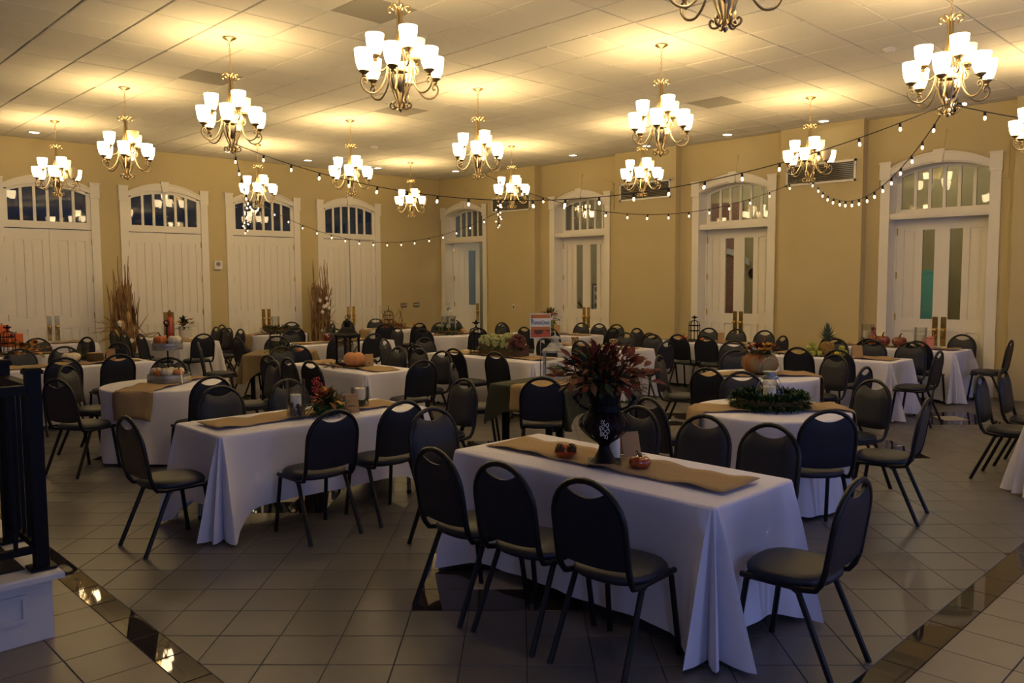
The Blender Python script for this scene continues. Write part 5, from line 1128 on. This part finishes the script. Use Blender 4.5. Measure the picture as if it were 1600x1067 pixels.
# T19 fruit
r_ = root('pineapple', (10.95, 5.0, ZP), 0, 'upright pineapple with spiky grey-green crown', 'pineapple'); b = MB().lathe([(.05, 0), (.075, .03), (.088, .09), (.08, .15), (.05, .19)], 20)
for i in range(90):
    ph = i*2.399; t = i/90; rr = .075 + .014*math.sin(PI*t); b.sphere((rr*math.cos(ph), rr*math.sin(ph), .02 + .15*t), .013, 6, 4)
mk('fruit_body', b, 'pineapple', r_); b = MB(); rn = random.Random(19)
for i in range(46): ph = i*2.399; t = i/46; b.leaf((.02*math.cos(ph)*(1-t), .02*math.sin(ph)*(1-t), .18 + .10*t), (math.cos(ph)*(1.1-t), math.sin(ph)*(1.1-t), 1.2 + t), .14 + .05*t, .03, .25 - .2*t)
mk('crown', b, 'pine_leaf', r_)
ap = MB().lathe([(.004, .008), (.022, .0), (.036, .014), (.042, .036), (.037, .058), (.022, .068), (.004, .060)], 14).mesh('apple_skin', 'apple_green'); st = MB().tube([(0, 0, .06), (.004, 0, .082)], .002, 4).mesh('stem', 'stem_brown')
cR = Vector((CR.x, CR.y, 0)).normalized(); cF = Vector((CF.x, CF.y, 0)).normalized()
for side, lab, spots in (('L', 'green apple in the heap left of the pineapple', [(-.30, -.04, 0), (-.215, -.06, 0), (-.13, -.07, 0), (-.27, .05, 0), (-.18, .03, 0), (-.10, .02, 0), (-.25, -.01, .065), (-.17, -.03, .065), (-.21, .0, .125)]), ('R', 'green apple in the heap right of the pineapple', [(.14, -.06, 0), (.22, -.05, 0), (.18, .03, 0), (.26, .04, 0), (.20, -.01, .065), (.12, .05, 0)])):
    for dx, dy, dz in spots:
        p = Vector((10.95, 5.0, ZP)) + cR*dx + cF*dy; o = root('apple', (p.x, p.y, ZP + dz), random.uniform(0, 6), lab, 'apple', 'green apples left of the pineapple' if side == 'L' else 'green apples right of the pineapple'); ob('skin', ap, o); ob('stem', st, o)
p = Vector((10.95, 5.0, ZP)) + cR*.09 - cF*.10; r_ = root('lemon', (p.x, p.y, ZP), 0, 'yellow lemon at the foot of the pineapple', 'lemon'); mk('rind', MB().lathe([(.004, 0), (.022, .012), (.031, .035), (.024, .058), (.006, .07)], 12), 'lemon', r_); mk('tip', MB().lathe([(.006, .068), (.002, .075)], 8), 'leaf_olive', r_)
tent(10.88, 4.56, ZP, 40, .13, .17, 'tan folded card at right of the apples')
# T20
glass_cyl(13.05, 5.32, ZP, .09, .33, 'moss', .12, 'glass cylinder with moss and candle left of the brown gourds', .16); glass_cyl(13.08, 4.52, ZP, .09, .31, 'moss', .06, 'glass cylinder with candle right of the brown gourds', .18)
pumpkin(13.02, 5.06, ZP, .115, .17, 'pumpkin_glazed', 'left glossy brown-orange pumpkin with tall curved stem on the rightmost table', 9); pumpkin(13.06, 4.82, ZP, .11, .16, 'pumpkin_glazed', 'right glossy brown-orange pumpkin on the rightmost table', 9)
r_ = root('bottle_gourd', (12.96, 5.18, ZP), 0, 'long-necked brown gourd leaning before the glossy pumpkins', 'gourd'); mk('gourd_body', MB().lathe([(.01, 0), (.075, .03), (.09, .08), (.07, .14), (.038, .19), (.03, .25), (.034, .29), (.01, .31)], 16), 'pumpkin_glazed', r_); mk('stem', MB().tube([(0, 0, .30), (.01, 0, .34)], .008, 5), 'stem_brown', r_)
pumpkin(12.90, 5.36, ZP, .05, .06, 'pumpkin_orange', 'little orange gourd before the left cylinder on the rightmost table', 8)
r_ = root('pink_rose', (12.98, 4.42, ZP), 0, 'pink rose candle right of the brown gourds', 'flower'); b = MB()
for k_ in range(3):
    for i in range(8): a = 2*PI*i/8 + k_*.4; b.leaf((0, 0, .02 + .03*k_), (math.cos(a), math.sin(a), .5 + .6*k_), .085 - .015*k_, .07, -.25)
mk('petals', b, 'pink', r_); mk('base', MB().lathe([(.05, 0), (.055, .03), (.02, .05)], 14), 'pink', r_)
r_ = root('pink_box', (13.02, 4.36, ZP), R(20), 'small pink block standing behind the pink rose', 'box'); mk('block', MB().chbox(-.05, .05, -.05, .05, 0, .16, .008), 'pink', r_, smooth=False); mk('lid', MB().chbox(-.055, .055, -.055, .055, .16, .18, .006), 'pink', r_, smooth=False)

# ------------------------------------------------------------------ stalk sheaves by the back wall
def sheaf(x, y, h, label, sd, cotton, husk):
    rn = random.Random(sd); r_ = root('stalk_sheaf', (x, y, 0), 0, label, 'dried stalks', 'dried stalk sheaves by the back wall')
    mk('bucket', MB().lathe([(.15, 0), (.17, .02), (.20, .38), (.207, .39), (.195, .39), (.16, .05)], 24), 'galvanized', r_)
    for i in range(46):
        a = rn.uniform(0, 6.28); q = .20*math.sqrt(rn.random()); L = h*rn.uniform(.5, .82) if i > 7 else h*rn.uniform(.9, 1.05); lean = rn.uniform(-.05, .10); k_ = 11; pts = []; wx = wy = 0
        for j in range(k_):
            t = j/(k_-1); wx += rn.uniform(-.018, .018); wy += rn.uniform(-.012, .010); pts.append((q*math.cos(a) + lean*t*math.cos(a) + wx, (q*math.sin(a) + lean*t*math.sin(a))*.8 + wy, .1 + (L-.1)*t))
        mk('stalk', MB().tube(pts, [rn.uniform(.017, .028)*(1-.78*(j/(k_-1))**1.5) for j in range(k_)], 5), 'dry_stalk', r_)
    b = MB()
    for i in range(150):
        a = rn.uniform(0, 6.28); z = rn.uniform(.35, h*.66); q = .08 + .14*rn.random(); b.leaf((q*math.cos(a), q*math.sin(a)*.8, z), (rn.uniform(-.22, .22), rn.uniform(-.22, .1), rn.choice((1, 1, -1))), rn.uniform(.22, .5), rn.uniform(.04, .08), rn.uniform(-.1, .25), (math.cos(a), math.sin(a), 0))
    tag(mk('dry_leaves', b, 'dry_stalk', r_), kind='stuff')
    for i in range(17 if husk else 8):                     # side branches
        a = rn.choice((rn.uniform(-.5, .6), rn.uniform(2.6, 3.7))); z = rn.uniform(.55, 1.0); L = rn.uniform(.3, .65) if husk else rn.uniform(.2, .45)
        mk('branch', MB().tube([(.08*math.cos(a), -.1, z), (L*.5*math.cos(a), -.14, z + rn.uniform(-.02, .2)), (L*math.cos(a), -.16, z + rn.uniform(-.1, .45))], [.013, .010, .004], 5), 'dry_stalk', r_)
    if husk:
        for x2, z2, s in ((-.08, .98, .22), (.03, 1.12, .24), (-.2, .85, .18)): mk('corn_husk', MB().lathe([(.006, 0), (.035, s*.15), (.045, s*.5), (.03, s*.85), (.004, s)], 10, (x2, -.17, z2 - .1)), 'dry_husk', r_)
        mk('husk_blade', MB().leaf((-.05, -.15, .80), (-1, -.1, -.12), .62, .10, .12).leaf((-.55, -.15, .72), (-.25, 0, -1), .38, .10, .1).leaf((.1, -.15, .75), (.9, -.1, .12), .4, .06, .2), 'dry_husk', r_)
    for i in range(cotton):
        p = (rn.uniform(-.14, .20), -.17 - rn.uniform(0, .05), rn.uniform(.55, 1.5 if not husk else 1.1)); b = MB()
        for k_ in range(4): b.blob((p[0] + .02*math.cos(k_*1.6), p[1], p[2] + .02*math.sin(k_*1.6)), .026, .2, 7, 5, 1, k_)
        mk('cotton_boll', b, 'cotton', r_)
sheaf(5.60, 16.42, 2.25, 'tall dried corn stalk sheaf with husks between the first two back doors', 31, 4, True)
sheaf(9.90, 16.44, 2.25, 'dried stalk sheaf dotted with white cotton bolls by the ajar door', 32, 11, False)
